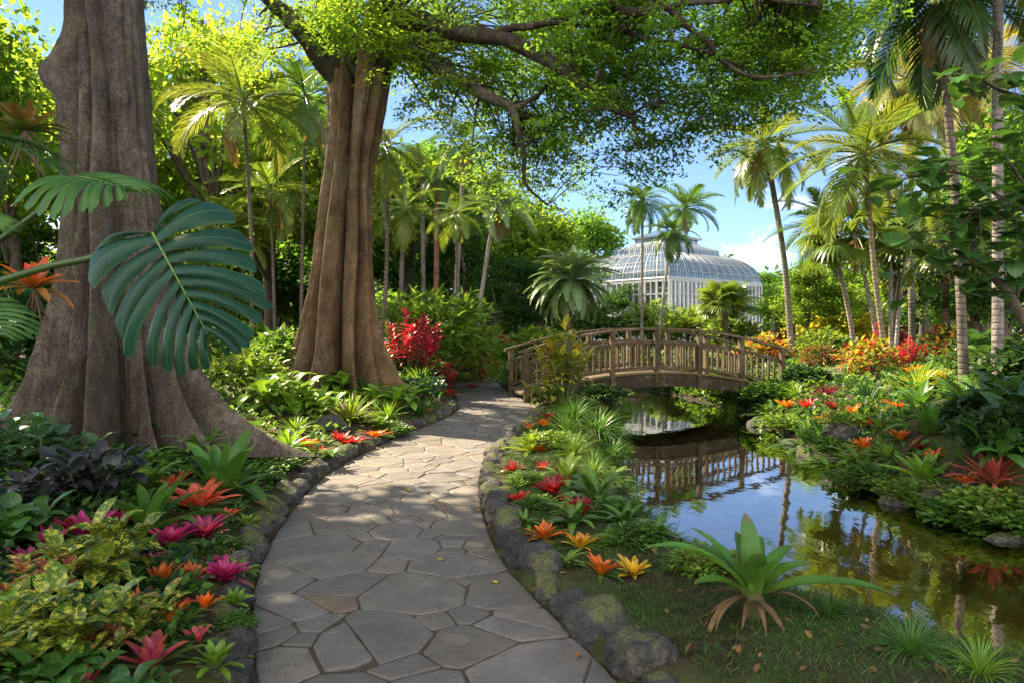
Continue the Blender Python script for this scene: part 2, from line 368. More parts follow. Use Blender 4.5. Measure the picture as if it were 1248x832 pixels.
def water_mat():
    m, N, done = newmat('pond_water')
    geo = N('ShaderNodeNewGeometry')
    mp = N('ShaderNodeMapping', {0: geo.outputs['Position'], 'Scale': (1.6, .8, 1)})
    n1 = N('ShaderNodeTexNoise', {'Vector': mp.outputs[0], 'Scale': 2.6, 'Detail': 3.0, 'Roughness': .5})
    bp = N('ShaderNodeBump', {'Height': n1.outputs['Fac'], 'Strength': .05, 'Distance': .05}).outputs[0]
    fr = N('ShaderNodeFresnel', {'IOR': 2.0, 'Normal': bp}).outputs[0]
    tr = N('ShaderNodeBsdfTransparent', {'Color': (.88, .82, .55, 1)})
    gl = N('ShaderNodeBsdfGlossy', {'Color': (1, 1, 1, 1), 'Roughness': .025, 'Normal': bp})
    mx = N('ShaderNodeMixShader', {0: mth(N, 'MULTIPLY_ADD', fr, 1.35, .02, clamp=True), 1: tr.outputs[0], 2: gl.outputs[0]})
    done(mx.outputs[0]); return m
M['water'] = water_mat()

def glass_mat(name, white, tr):
    m, N, done = newmat(name)
    geo = N('ShaderNodeNewGeometry')
    n1 = N('ShaderNodeTexNoise', {'Vector': geo.outputs['Position'], 'Scale': .9, 'Detail': 5.0})
    fr = N('ShaderNodeFresnel', {'IOR': 1.5})
    d = N('ShaderNodeBsdfDiffuse', {'Color': white})
    t = N('ShaderNodeBsdfTransparent', {'Color': (.80, .88, .90, 1)})
    g = N('ShaderNodeBsdfGlossy', {'Color': (.95, .97, 1, 1), 'Roughness': .06})
    a = N('ShaderNodeMixShader', {0: mth(N, 'MULTIPLY_ADD', n1.outputs['Fac'], .8, tr - .4, clamp=True), 1: d.outputs[0], 2: t.outputs[0]})
    b = N('ShaderNodeMixShader', {0: mth(N, 'MULTIPLY_ADD', fr.outputs[0], 1.2, .08, clamp=True), 1: a.outputs[0], 2: g.outputs[0]})
    done(b.outputs[0]); return m
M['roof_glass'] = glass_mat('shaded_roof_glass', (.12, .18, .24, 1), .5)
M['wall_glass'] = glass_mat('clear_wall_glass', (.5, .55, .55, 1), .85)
# ------------------------------------------------------------------ lie of the land (metres; +Y is into the scene)
def gp(x, y, z=0.0):
    Y = (EYE - z) * 832 / (y - 400); return ((x - 624) / 832 * Y, Y)
LE = [(-1.12, -3.0), (-1.14, 1.0), (-1.16, 2.4)] + [gp(*p) for p in ((306, 832), (306, 770), (313, 705), (336, 650), (372, 602), (407, 572), (447, 550), (495, 527), (538, 511), (557, 499), (557, 487), (553, 475), (560, 465), (598, 456.5), (650, 449))]
RE = [(1.05, -3.0), (1.0, 1.0), (.78, 2.3)] + [gp(*p) for p in ((757, 832), (706, 780), (660, 735), (625, 698), (600, 658), (588, 622), (585, 592), (592, 566), (608, 545), (628, 527), (645, 510), (655, 497), (640, 484), (614, 473), (612, 463), (650, 454.5))]
LE = catmull(LE, 5); RE = catmull(RE, 5)
PATH = np.concatenate([LE, RE[::-1]])
POND = catmull([(3.45, 2.6), (2.55, 3.55), (2.12, 4.02), (1.88, 4.48), (1.5, 5.75), (1.42, 6.8), (1.5, 8.6), (1.95, 11.7), (2.5, 14.6), (2.95, 18), (2.7, 20.5), (1.9, 22.3), (2.6, 23.5), (4.1, 22.2), (4.9, 19), (5.2, 15.6), (4.9, 11.6), (4.75, 9.1), (4.45, 7.5), (4.75, 6.3), (5.3, 5), (6.2, 3.2), (6.5, 1.0), (5.0, .6)], 6, True)
WATER_Z = -0.37

def inside(X, Y, P):
    r = np.zeros(len(X), bool); n = len(P)
    for i in range(n):
        x1, y1 = P[i]; x2, y2 = P[(i + 1) % n]
        if y1 == y2: continue
        c = ((y1 > Y) != (y2 > Y)) & (X < (x2 - x1) * (Y - y1) / (y2 - y1) + x1); r ^= c
    return r
def sdist(X, Y, P, closed=True):
    d = np.full(len(X), 1e9); n = len(P)
    for i in range(n if closed else n - 1):
        a = P[i]; b = P[(i + 1) % n]; e = b - a; l2 = e @ e + 1e-12
        t = np.clip(((X - a[0]) * e[0] + (Y - a[1]) * e[1]) / l2, 0, 1)
        d = np.minimum(d, (X - a[0] - t * e[0]) ** 2 + (Y - a[1] - t * e[1]) ** 2)
    d = np.sqrt(d)
    return np.where(inside(X, Y, P), -d, d) if closed else d
_cy = np.linspace(-3, 30, 60)
_ly = np.interp(_cy, LE[:, 1], LE[:, 0]); _ry = np.interp(_cy, RE[:, 1], RE[:, 0])
def left_of_path(X, Y): return X < np.interp(Y, _cy, (_ly + _ry) / 2)
def fields(X, Y):
    X = np.atleast_1d(np.asarray(X, float)); Y = np.atleast_1d(np.asarray(Y, float))
    return X, Y, sdist(X, Y, PATH), sdist(X, Y, POND)
def height(X, Y, dp=None, dw=None):
    X = np.atleast_1d(np.asarray(X, float)); Y = np.atleast_1d(np.asarray(Y, float))
    if dp is None: X, Y, dp, dw = fields(X, Y)
    P3 = np.stack([X, Y, 0 * X], 1)
    n = fbm(P3, .9) * .04 + fbm(P3, 3.1, 7) * .012
    left = left_of_path(X, Y)
    lbed = .10 + .22 * smooth01(dp / 1.2) + .22 * smooth01((dp - .8) / 3.5) + .15 * smooth01((Y - 9) / 4) * smooth01(dp / 1.0)
    strip = .10 + .04 * smooth01(dp / .8)
    wp = np.interp(Y, [0, 5, 9, 14, 18], [.6, .62, .75, .7, .8])
    rstrip = np.where(dw < wp, -.40 + (strip + .40) * smooth01(np.maximum(dw, 0) / wp), strip)
    rbank = -.40 + .62 * smooth01(np.maximum(dw, 0) / .9) + .35 * smooth01((dw - .5) / 2.5) + .25 * smooth01((dw - 2) / 5)
    cx = np.interp(Y, [0, 3, 8, 15, 22, 26], [5.4, 4.0, 3.2, 3.9, 3.8, 3.2])
    right = np.where(X > cx, rbank, rstrip)
    far = smooth01((Y - 17) / 8)
    right = right * (1 - far) + np.minimum(right, np.where(dw < 1.2, right, .35)) * far
    h = np.where(left, lbed, right) + n * smooth01(np.maximum(dp, 0) / .6)
    w = smooth01((Y - 24) / 10)
    h = h * (1 - w) + w * (.35 + n)
    h = np.where(dw < 0, -.40 - .62 * smooth01(-dw / 1.6) + n * .8, h)
    h = np.where(dp < 0, -.05, np.where(dp < .10, -.05 + (h + .05) * smooth01(dp / .10), h))
    return h
def ground(x, y, s0=1.5, s1=90):
    """first hit of the ray through photo pixel (x, y) with the terrain"""
    Yd = np.concatenate([np.arange(s0, 12, .02), np.arange(12, 40, .1), np.arange(40, s1, .5)])
    X = (x - 624) / 832 * Yd; Z = EYE - (y - 400) / 832 * Yd
    h = height(X, Yd); k = np.argmax(Z < h) if (Z < h).any() else len(Yd) - 1
    return np.array([X[k], Yd[k], h[k]])
def gz(x, y): return float(height([x], [y])[0])

# terrain: one sheet, finer where it is close
gx = np.unique(np.concatenate([np.linspace(-260, -14, 30), np.arange(-14, -6, .35), np.arange(-6, 9, .085), np.arange(9, 16, .35), np.linspace(16, 260, 30)]))
gy = np.unique(np.concatenate([np.linspace(-40, -2, 12), np.arange(-2, 12, .085), np.arange(12, 26, .14), np.linspace(26, 60, 40), np.linspace(60, 400, 30)]))
GX, GY = np.meshgrid(gx, gy); nx, ny = len(gx), len(gy)
H = height(GX.ravel(), GY.ravel())
mb = MB(); i = np.arange(ny - 1)[:, None] * nx; j = np.arange(nx - 1)[None]
mb.add(np.stack([GX.ravel(), GY.ravel(), H], 1), np.stack([i + j, i + j + 1, i + nx + j + 1, i + nx + j], -1).reshape(-1, 4))
tag(mb.build('ground', M['soil']), kind='structure')
mb = MB(); mb.add([(-1, -1, WATER_Z), (9, -1, WATER_Z), (9, 26, WATER_Z), (-1, 26, WATER_Z)], [(0, 1, 2, 3)])
tag(mb.build('pond_water', M['water'], smooth=False), kind='structure')

# ------------------------------------------------------------------ crazy paving path: Voronoi stones clipped at mirrored seeds
def rad_of(i): return SR[i] if i < len(SR) else SR[GI[i - len(SR)]]
def clip(poly, p, n):                       # keep the side where (q-p).n <= 0
    out = []; m = len(poly); d = [(q[0] - p[0]) * n[0] + (q[1] - p[1]) * n[1] for q in poly]
    for a in range(m):
        b = (a + 1) % m
        if d[a] <= 0: out.append(poly[a])
        if (d[a] <= 0) != (d[b] <= 0):
            t = d[a] / (d[a] - d[b]); out.append((poly[a][0] + t * (poly[b][0] - poly[a][0]), poly[a][1] + t * (poly[b][1] - poly[a][1])))
    return out
seeds = []; rads = []
prng = np.random.default_rng(21)
bx = np.array([PATH[:, 0].min(), PATH[:, 0].max()])
for k in range(60000):
    p = np.array([prng.uniform(*bx), prng.uniform(.6, 27)]); 
    r = prng.choice([.10, .18, .27, .35, .43], p=[.06, .12, .26, .34, .22])
    if seeds:
        Sd = np.array(seeds[-900:]); Rd = np.array(rads[-900:])
        if (((Sd - p) ** 2).sum(1) < ((Rd + r) * .62) ** 2).any(): continue
    seeds.append(p); rads.append(r)
seeds = np.array(seeds); sd_ = sdist(seeds[:, 0], seeds[:, 1], PATH)
keep = sd_ < -.07; seeds = seeds[keep]; sd_ = sd_[keep]; SR = np.array(rads)[keep]; GI = []
EP = np.concatenate([LE, RE[::-1]])
ghost = []
for gi, (p, d) in enumerate(zip(seeds, sd_)):
    if -d > .75: continue
    for E in (LE, RE):
        best = None
        for a, b in zip(E[:-1], E[1:]):
            e = b - a; t = np.clip((p - a) @ e / (e @ e + 1e-12), 0, 1); q = a + t * e; dd = np.hypot(*(p - q))
            if best is None or dd < best[0]: best = (dd, q)
        if best[0] < .75: ghost.append(2 * best[1] - p); GI.append(gi)
ALL = np.concatenate([seeds, np.array(ghost)])
mb = MB()
for si, p in enumerate(seeds):
    poly = [(p[0] - 1.2, p[1] - 1.2), (p[0] + 1.2, p[1] - 1.2), (p[0] + 1.2, p[1] + 1.2), (p[0] - 1.2, p[1] + 1.2)]
    D = np.hypot(*(ALL - p).T); gap = prng.uniform(.002, .005)
    for k in np.argsort(D)[1:40]:
        if D[k] > 2 or D[k] < 1e-6: continue
        n = (ALL[k] - p) / D[k]; poly = clip(poly, p + n * (D[k] / 2 + np.clip((SR[si] ** 2 - rad_of(k) ** 2) * .30 / D[k], -.30 * D[k], .30 * D[k]) - gap), n)
        if len(poly) < 3: break
    if len(poly) < 3: continue
    q = np.array(poly); pts = []
    m = len(q)
    for a in range(m):                      # rounded corners, gently uneven edges
        A, B = q[a], q[(a + 1) % m]; l = np.hypot(*(B - A))
        if l < .02: continue
        ns = max(2, int(l / .045)); f = min(.25, .012 / l)
        for t in np.linspace(f, 1 - f, ns): pts.append(A + (B - A) * t)
    q = np.array(pts)
    if len(q) < 5: continue
    c = q.mean(0); w3 = np.stack([q[:, 0], q[:, 1], 0 * q[:, 0]], 1)
    q = q - (q - c) / np.hypot(*(q - c).T)[:, None] * (.002 + .0055 * wob(w3, 14)[:, None].clip(-.6, 1))
    tl = prng.normal(0, .0025, 2); z0 = prng.uniform(-.003, .002); m = len(q)
    def ring(s, dz):
        r_ = c + (q - c) * s if s != 1 else q
        return np.stack([r_[:, 0], r_[:, 1], z0 + dz + (r_ - c) @ tl], 1)
    size = np.hypot(*(q - c).T).mean(); e1 = 1 - .010 / size; e2 = 1 - .03 / size
    V = np.concatenate([[[c[0], c[1], z0]], ring(e2, 0), ring(e1, -.0015), ring(1, -.007), ring(1, -.05)])
    T = [(0, 1 + a, 1 + (a + 1) % m) for a in range(m)]
    Q = [(1 + r_ * m + a, 1 + (r_ + 1) * m + a, 1 + (r_ + 1) * m + (a + 1) % m, 1 + r_ * m + (a + 1) % m) for r_ in range(3) for a in range(m)]
    t = prng.random(); base = np.array([.150, .150, .155]) * (1 - t) + np.array([.165, .155, .142]) * t if prng.random() < .97 else np.array([.185, .150, .118])
    mb.add(V, Q, T, base * np.array([1.10, 1.0, .89]) * prng.uniform(.62, .92), np.tile([0, 0, prng.random()], (len(V), 1)))
tag(mb.build('path', M['flag'], smooth=False), kind='structure')
# mortar and moss between the stones: a sheet just under the stone tops
mb = MB(); n = len(LE); RR = np.stack([np.interp(np.linspace(0, 1, n), np.linspace(0, 1, len(RE)), RE[:, k]) for k in (0, 1)], 1)
V = np.concatenate([np.c_[LE, np.full(n, -.011)], np.c_[RR, np.full(n, -.011)]])
mb.add(V, [(a, n + a, n + a + 1, a + 1) for a in range(n - 1)], None, (.070, .058, .040))
M['mortar'] = simple_mat('sandy_joint', .95, .1, noise=35, amt=.6, bump=.6)
tag(mb.build('path_mortar', M['mortar'], smooth=False), kind='structure')

# ------------------------------------------------------------------ rocks
import bmesh
def rock_mesh(name, seed, flat=.8, sub=4, col=(.058, .054, .050)):
    r = np.random.default_rng(seed); bm = bmesh.new(); bmesh.ops.create_icosphere(bm, subdivisions=sub, radius=1)
    v = np.array([x.co[:] for x in bm.verts]); f = np.array([[w.index for w in x.verts] for x in bm.faces]); bm.free()
    for k in range(9):
        n = r.normal(size=3); n /= np.linalg.norm(n); d = r.uniform(.62, .88); s = v @ n - d
        v = v - np.where(s > 0, s, 0)[:, None] * n * .85
    v *= 1 + .10 * fbm(v + seed, 1.8)[:, None] + .05 * fbm(v + seed, 5.0, 3)[:, None] + .018 * wob(v + seed, 17.0)[:, None]
    v[:, 2] *= flat; v *= np.array([1, r.uniform(.75, 1.0), 1])
    mb = MB(); mb.add(v, None, f, col); me = mb.mesh(name); me.materials.append(M['rock']); return me
ROCK = [rock_mesh('kerb_rock', 30 + k) for k in range(7)]
SMALLROCK = [rock_mesh('small_rock', 50 + k, sub=3) for k in range(4)]
rr = np.random.default_rng(5)
def kerb(E, side, text, y0, y1, far_y):
    """rocks set shoulder to shoulder along a path edge"""
    seg = np.hypot(*np.diff(E, axis=0).T); s = np.concatenate([[0], np.cumsum(seg)]); n = 0
    pos = np.interp(y0, E[:, 1], s); names = []
    while True:
        size = rr.uniform(.125, .20) if side > 0 else rr.uniform(.13, .185)
        pos += size * .98; p = np.array([np.interp(pos, s, E[:, k]) for k in (0, 1)])
        if p[1] > y1 or pos > s[-1] - .3: break
        q = np.array([np.interp(pos + .05, s, E[:, k]) for k in (0, 1)]) - p; q /= np.hypot(*q)
        nrm = np.array([q[1], -q[0]]) * side
        c = p + nrm * (size * .62 + .02)
        o = obj('kerb_rock', random.choice(ROCK if p[1] < 9 else SMALLROCK), None, (c[0], c[1], size * rr.uniform(.2, .4)), (rr.uniform(-.25, .25), rr.uniform(-.25, .25), math.atan2(q[1], q[0]) + rr.uniform(-.3, .3)),
                (size * rr.uniform(1.0, 1.15), size * rr.uniform(.8, 1.0), size * rr.uniform(.75, 1.05)))
        tag(o, text % ORD[n], 'rock', 'dark rocks edging the path'); n += 1
        pos += size * .92
kerb(LE, -1, 'dark rough kerb rock below the big trees, %s going up the path', 2.9, 13.9, 9)
kerb(RE, 1, 'dark mossy kerb rock on the pond side, %s going up the path', 2.75, 13.4, 9)

# ------------------------------------------------------------------ arched timber footbridge
bridge = thing('footbridge', 'arched weathered timber footbridge with slatted railings crossing the pond', 'bridge', (0, 0, 0))
BA, BB = np.array([.28, 14.8]), np.array([6.35, 16.0])       # line of the near railing, ends on the banks
bdir = (BB - BA) / np.hypot(*(BB - BA)); blen = np.hypot(*(BB - BA)); bn = np.array([-bdir[1], bdir[0]]); BW = 1.65
def arch(s): t = s / blen; return .17 + .46 * (1 - (2 * t - 1) ** 2)
def bpt(s, off, z): p = BA + bdir * s + bn * off; return np.array([p[0], p[1], z])
wood = np.array([.095, .066, .036])
def bent_bar(name, off, z, w, h, s0=0.0, s1=None, n=40, col=wood, parent=bridge, nosag=1.0):
    s1 = blen if s1 is None else s1; mb = MB(); Vv = []
    for s in np.linspace(s0, s1, n):
        for a, b in ((-w / 2, -h / 2), (w / 2, -h / 2), (w / 2, h / 2), (-w / 2, h / 2)): Vv.append(bpt(s, off + a, arch(s) + z + b))
    Q = [(4 * i + k, 4 * i + (k + 1) % 4, 4 * i + 4 + (k + 1) % 4, 4 * i + 4 + k) for i in range(n - 1) for k in range(4)] + [(3, 2, 1, 0), (4 * n - 4, 4 * n - 3, 4 * n - 2, 4 * n - 1)]
    mb.add(Vv, Q, None, col); return mb.build(name, M['wood'], parent, False)
for off in (0, BW):
    sgn = -1 if off == 0 else 1
    bent_bar('beam', off + .0, -.19, .10, .28, .25, blen - .1, col=wood * .62)
    bent_bar('edge_board', off + sgn * .02, -.018, .16, .045, .05, blen - .05, col=wood * 1.05)
    rail = bent_bar('railing', off, .955, .135, .05, -.14, blen + .12, col=wood * 1.15)      # the hand rail; what it carries are its sub-parts
    bent_bar('mid_rail', off, .66, .055, .075, -.02, blen, col=wood, parent=rail)
    bent_bar('bottom_rail', off, .095, .055, .065, -.02, blen, col=wood, parent=rail)
    ps = [0.02, .98, 1.98, 3.02, 4.06, 5.1, blen - .04]
    for s in ps:
        mb = MB(); z = arch(s); c = bpt(s, off + sgn * .035, z + .30)
        box(mb, c, (.105, .105, 1.28), math.atan2(bdir[1], bdir[0]), wood * random.uniform(.75, .98)); mb.build('post', M['wood'], rail, False)
    bal = None; s = .14
    while s < blen - .1:
        if min(abs(s - q) for q in ps) > .085:
            mb = MB(); z = arch(s)
            box(mb, (0, 0, 0), (.045, .04, .515), math.atan2(bdir[1], bdir[0]), wood * .95)
            if bal is None: bal = mb.build('baluster', M['wood'], rail, False); b_ = bal
            else: b_ = bal.copy(); COL.objects.link(b_)
            b_.location = bpt(s, off, z + .375)
        s += .142
mb = MB(); ns = 48
for k in range(ns):
    s = (k + .5) * blen / ns; sl = (arch(s + .05) - arch(s - .05)) / .1
    ca, sa = bdir; a = math.atan(sl)
    Mx = np.array([[math.cos(a), 0, -math.sin(a)], [0, 1, 0], [math.sin(a), 0, math.cos(a)]])
    box(mb, bpt(s, BW / 2, arch(s) - .045), (blen / ns - .008, BW - .18, .04), math.atan2(sa, ca), wood * random.uniform(.8, 1.2), Mx)
mb.build('deck', M['wood'], bridge, False)

# ------------------------------------------------------------------ glasshouse
gh = thing('glasshouse', 'large white ribbed Victorian glasshouse with curved roof beyond the bridge', 'glasshouse', (13.1, 58, 0))
GRZ = R(38); HL, HW, EAVE = 6.0, 5.2, 5.3
WH = np.array([.36, .38, .39])
def prof(t):                                 # 0 at the eave .. 1 at the lantern: inset fraction, height
    if t < .70:                              # bulging lower roof
        a = t / .70 * PI / 2 * .90; return .47 * (1 - math.cos(a)) / (1 - math.cos(PI / 2 * .90)), EAVE + 2.35 * math.sin(a) / math.sin(PI / 2 * .90)
    if t < .78: return .475, EAVE + 2.35 + .40 * (t - .70) / .08    # step
    k = (t - .78) / .22; return .475 + .245 * k, EAVE + 2.75 + .50 * k ** .8
def plan(side, u, ins):                      # side 0..3, u -1..1 along the wall
    hl, hw = HL - ins * HW, HW - ins * HW
    x, y = [(u * hl, -hw), (hl, u * hw), (-u * hl, hw), (-hl, -u * hw)][side]
    ca, sa = math.cos(GRZ), math.sin(GRZ); return np.array([x * ca - y * sa, x * sa + y * ca])
NT = 24
for side in range(4):
    nb = (12, 9)[side % 2]
    roof = MB(); wall = MB()
    V = []
    for t in np.linspace(0, 1, NT):
        ins, z = prof(t)
        for u in np.linspace(-1, 1, nb * 2 + 1): p = plan(side, u, ins); V.append((p[0], p[1], z))
    w = nb * 2 + 1
    roof.add(V, [(r * w + c, r * w + c + 1, (r + 1) * w + c + 1, (r + 1) * w + c) for r in range(NT - 1) for c in range(w - 1)], None, WH)
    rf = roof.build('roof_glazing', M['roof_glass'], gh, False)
    rb = MB()
    for k in range(nb * 3 + 1):
        u = -1 + 2 * k / (nb * 3); big = k % 3 == 0
        pts = []
        for t in np.linspace(0, 1, NT): ins, z = prof(t); p = plan(side, u, ins); pts.append((p[0], p[1], z + .02))
        tube(rb, pts, .042 if big else .016, 4, WH, False)
    for t in (.0, .12, .3, .5, .7, .86):
        ins, z = prof(t); pts = [np.append(plan(side, u, ins), z + .03) for u in np.linspace(-1, 1, 14)]
        tube(rb, pts, .022 if t else .10, 4, WH, False)
    rb.build('roof_rib', M['white'], rf)
    p0, p1 = plan(side, -1, 0), plan(side, 1, 0)
    wall.add([(*p0, .3), (*p1, .3), (*p1, EAVE), (*p0, EAVE)], [(0, 1, 2, 3)], None, WH)
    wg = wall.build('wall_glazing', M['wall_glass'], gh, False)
    fr = MB(); ang = math.atan2(*(p1 - p0)[::-1]); ln = np.hypot(*(p1 - p0))
    for k in range(nb * 2 + 1):
        p = plan(side, -1 + k / nb, 0); big = k % 2 == 0
        box(fr, (p[0], p[1], EAVE / 2 + .15), ((.17 if big else .08), .16, EAVE - .35), ang, WH)
    m_ = (p0 + p1) / 2
    for z, h in ((.45, .5), (2.6, .12), (4.15, .09), (EAVE - .1, .28)): box(fr, (m_[0], m_[1], z), (ln, .13, h), ang, WH)
    fr.build('wall_frame', M['white'], gh, False)
ca, sa = math.cos(GRZ), math.sin(GRZ)
la = MB(); hl, hw = HL - .72 * HW, HW - .72 * HW; z0 = EAVE + 3.25
box(la, (0, 0, z0 + .05), (hl * 2 + .4, hw * 2 + .4, .16), GRZ, WH)
for k in range(8):
    for sgn in (-1, 1):
        x = -hl + 2 * hl * k / 7; p = np.array([x * ca - sgn * hw * sa, x * sa + sgn * hw * ca]); box(la, (p[0], p[1], z0 + .32), (.09, .09, .42), GRZ, WH)
box(la, (0, 0, z0 + .56), (hl * 2 + .5, hw * 2 + .5, .1), GRZ, WH)
la.build('lantern', M['white'], gh, False)
lg = MB(); box(lg, (0, 0, z0 + .3), (hl * 2 - .1, hw * 2 - .1, .4), GRZ, WH)
rx = [(hl + .3, hw + .3, 0), (-hl - .3, hw + .3, 0), (-hl - .3, -hw - .3, 0), (hl + .3, -hw - .3, 0), (hl - .9, 0, .75), (-hl + .9, 0, .75)]
lg.add([(x * ca - y * sa, x * sa + y * ca, z0 + .6 + z * .8) for x, y, z in rx], [(0, 1, 5, 4), (2, 3, 4, 5)], [(1, 2, 5), (3, 0, 4)], WH)
lg.build('lantern_glazing', M['roof_glass'], gh, False)
# ------------------------------------------------------------------ leaf scattering
def T_leaf(w=.32, fold=.12):                 # six-vertex folded leaf, tip along +y, unit length
    v = np.array([(0, 0, 0), (-w * .8, .3, fold), (0, .45, 0), (w * .8, .3, fold), (-w * .55, .7, fold * .7), (w * .55, .7, fold * .7), (0, 1, -.06)])
    q = [(0, 2, 1, 1), (0, 3, 2, 2)]
    return v, [(1, 2, 6, 4), (2, 3, 5, 6)], [(0, 2, 1), (0, 3, 2)], np.array([(0, 0, 0), (-1, .3, 0), (0, .45, 0), (1, .3, 0), (-1, .7, 0), (1, .7, 0), (0, 1, 0)])
def T_blade(w=.05, bend=.35):
    v = np.array([(-w, 0, 0), (w, 0, 0), (-w * .8, .5, -bend * .18), (w * .8, .5, -bend * .18), (0, 1, -bend)])
    return v, [(0, 1, 3, 2)], [(2, 3, 4)], np.array([(-1, 0, 0), (1, 0, 0), (-1, .5, 0), (1, .5, 0), (0, 1, 0)])
def T_diamond(w=.28, fold=.1):
    v = np.array([(0, 0, 0), (-w, .45, fold), (w, .45, fold), (0, 1, 0)])
    return v, [], [(0, 2, 1), (1, 2, 3)], np.array([(0, 0, 0), (-1, .45, 0), (1, .45, 0), (0, 1, 0)])
def scatter(mb, T, P, D, U, size, col):
    v, q, t, lf = T; N_ = len(P); m = len(v)
    if N_ == 0: return
    D = D / (np.linalg.norm(D, axis=1)[:, None] + 1e-9)
    X = np.cross(D, U); X /= np.linalg.norm(X, axis=1)[:, None] + 1e-9; Z = np.cross(X, D)
    W = v[None, :, 0:1] * X[:, None] + v[None, :, 1:2] * D[:, None] + v[None, :, 2:3] * Z[:, None]
    V = P[:, None] + W * np.asarray(size).reshape(-1, 1, 1)
    off = (np.arange(N_) * m)[:, None, None]
    Q = (np.array(q, int)[None] + off).reshape(-1, 4) if len(q) else None
    Tt = (np.array(t, int)[None] + off).reshape(-1, 3) if len(t) else None
    C = np.repeat(col[:, None], m, 1).reshape(-1, 3)
    Lf = np.tile(lf, (N_, 1)).reshape(N_, m, 3).copy(); Lf[:, :, 2] = np.random.default_rng(N_).random(N_)[:, None]
    mb.add(V.reshape(-1, 3), Q, Tt, C, Lf.reshape(-1, 3))
def pal(r, n, cols, jit=.25, p=None):
    c = np.asarray(cols, float)[r.choice(len(cols), n, p=p)]
    return c * r.uniform(1 - jit, 1 + jit, (n, 1)) * r.uniform(.93, 1.07, (n, 3))
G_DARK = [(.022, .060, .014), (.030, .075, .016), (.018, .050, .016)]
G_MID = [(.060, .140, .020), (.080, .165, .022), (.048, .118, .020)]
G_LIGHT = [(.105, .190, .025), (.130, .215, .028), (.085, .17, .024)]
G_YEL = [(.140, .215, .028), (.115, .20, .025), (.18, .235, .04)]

def clump_crown(mb, r, C, rad, n, size, palette, T, flat=.55, jit=.28):
    """leaves round each clump centre, most of them near the clump's outer and upper skin"""
    for c, rd in zip(C, rad):
        d = r.normal(size=(n, 3)); d /= np.linalg.norm(d, axis=1)[:, None]
        k = r.random(n) ** .45
        P = c + d * k[:, None] * rd * np.array([1, 1, flat])
        D = d * np.array([1, 1, .4]) + r.normal(0, .55, (n, 3)) + np.array([0, 0, -.25])
        U = np.array([0, 0, 1.0]) + r.normal(0, .5, (n, 3)) + d * .3
        cc = pal(r, n, palette, jit) * r.uniform(.8, 1.2)
        scatter(mb, T, P, D, U, size * r.uniform(.65, 1.3, n), cc)

# ------------------------------------------------------------------ the two giant buttressed trees
def big_trunk(mb, cen, r0, but, z0, z1, nz, nth, bumps=(), flute=.05, seed=0, col=(.16, .13, .105)):
    zz = z0 + (z1 - z0) * np.linspace(0, 1, nz) ** 1.35; th = np.linspace(0, 2 * PI, nth, endpoint=False)
    V = np.zeros((nz, nth, 3))
    for i, z in enumerate(zz):
        zr = max(z - z0, 0)
        r = np.full(nth, r0(zr))
        P3 = np.stack([np.cos(th) * 1.2 + seed, np.sin(th) * 1.2, np.full(nth, zr * .22)], 1)
        r = r * (1 + flute * wob(P3, 2.4, 8, seed) + .018 * wob(np.stack([np.cos(th) * 3 + seed, np.sin(th) * 3, np.full(nth, zr * .9)], 1), 3.0))
        r = r * (1 + (.012 + .035 * math.exp(-zr / 1.6)) * np.sin(19 * th + 2.5 * np.sin(3 * th + seed) + zr * .5) * (.6 + .4 * np.sin(7 * th + seed)))
        for (a, w, amp, hh, pw, up) in but:
            a2 = a + .06 * math.sin(zr * 1.7 + a * 3)
            d = (th - a2 + PI) % (2 * PI) - PI
            wz = w * (.75 + .5 * min(zr / 3, 1))
            r = r + (amp * math.exp(-(zr / hh) ** pw) + up * math.exp(-zr / 9)) * np.exp(-(np.abs(d) / wz) ** 1.6) * (1 - smooth01((z - z1 + .9) / .9))
        for (a, bz, amp, w, hz) in bumps:
            d = (th - a + PI) % (2 * PI) - PI
            r = r + amp * np.exp(-(d / w) ** 2 - ((z - bz) / hz) ** 2)
        c = cen(z)
        V[i, :, 0] = c[0] + r * np.cos(th); V[i, :, 1] = c[1] + r * np.sin(th); V[i, :, 2] = z + .03 * np.sin(th * 5 + seed) * math.exp(-zr)
    F = V.reshape(-1, 3)
    out = F - np.stack([[*cen(z), z] for z in F[:, 2]]); out[:, 2] = 0; out /= np.linalg.norm(out, axis=1)[:, None] + 1e-9
    F = F + out * (.014 * fbm(F * np.array([1, 1, .35]), 5.0)[:, None] + .006 * wob(F * np.array([1, 1, .6]), 17.0)[:, None])
    i = np.arange(nz - 1)[:, None] * nth; j = np.arange(nth)[None]; j2 = (j + 1) % nth
    t = np.clip((F[:, 2] - z0) / 3.5, 0, 1)[:, None]
    c = np.asarray(col) * (1 + .18 * fbm(F * np.array([1, 1, .25]), 1.8, 4)[:, None]) * (1 - .12 * (1 - t)) * np.where(t < 1, np.array([1.04, 1.0, .93]), 1)
    mb.add(F, np.stack([i + j, i + j2, i + nth + j2, i + nth + j], -1).reshape(-1, 4), None, c)

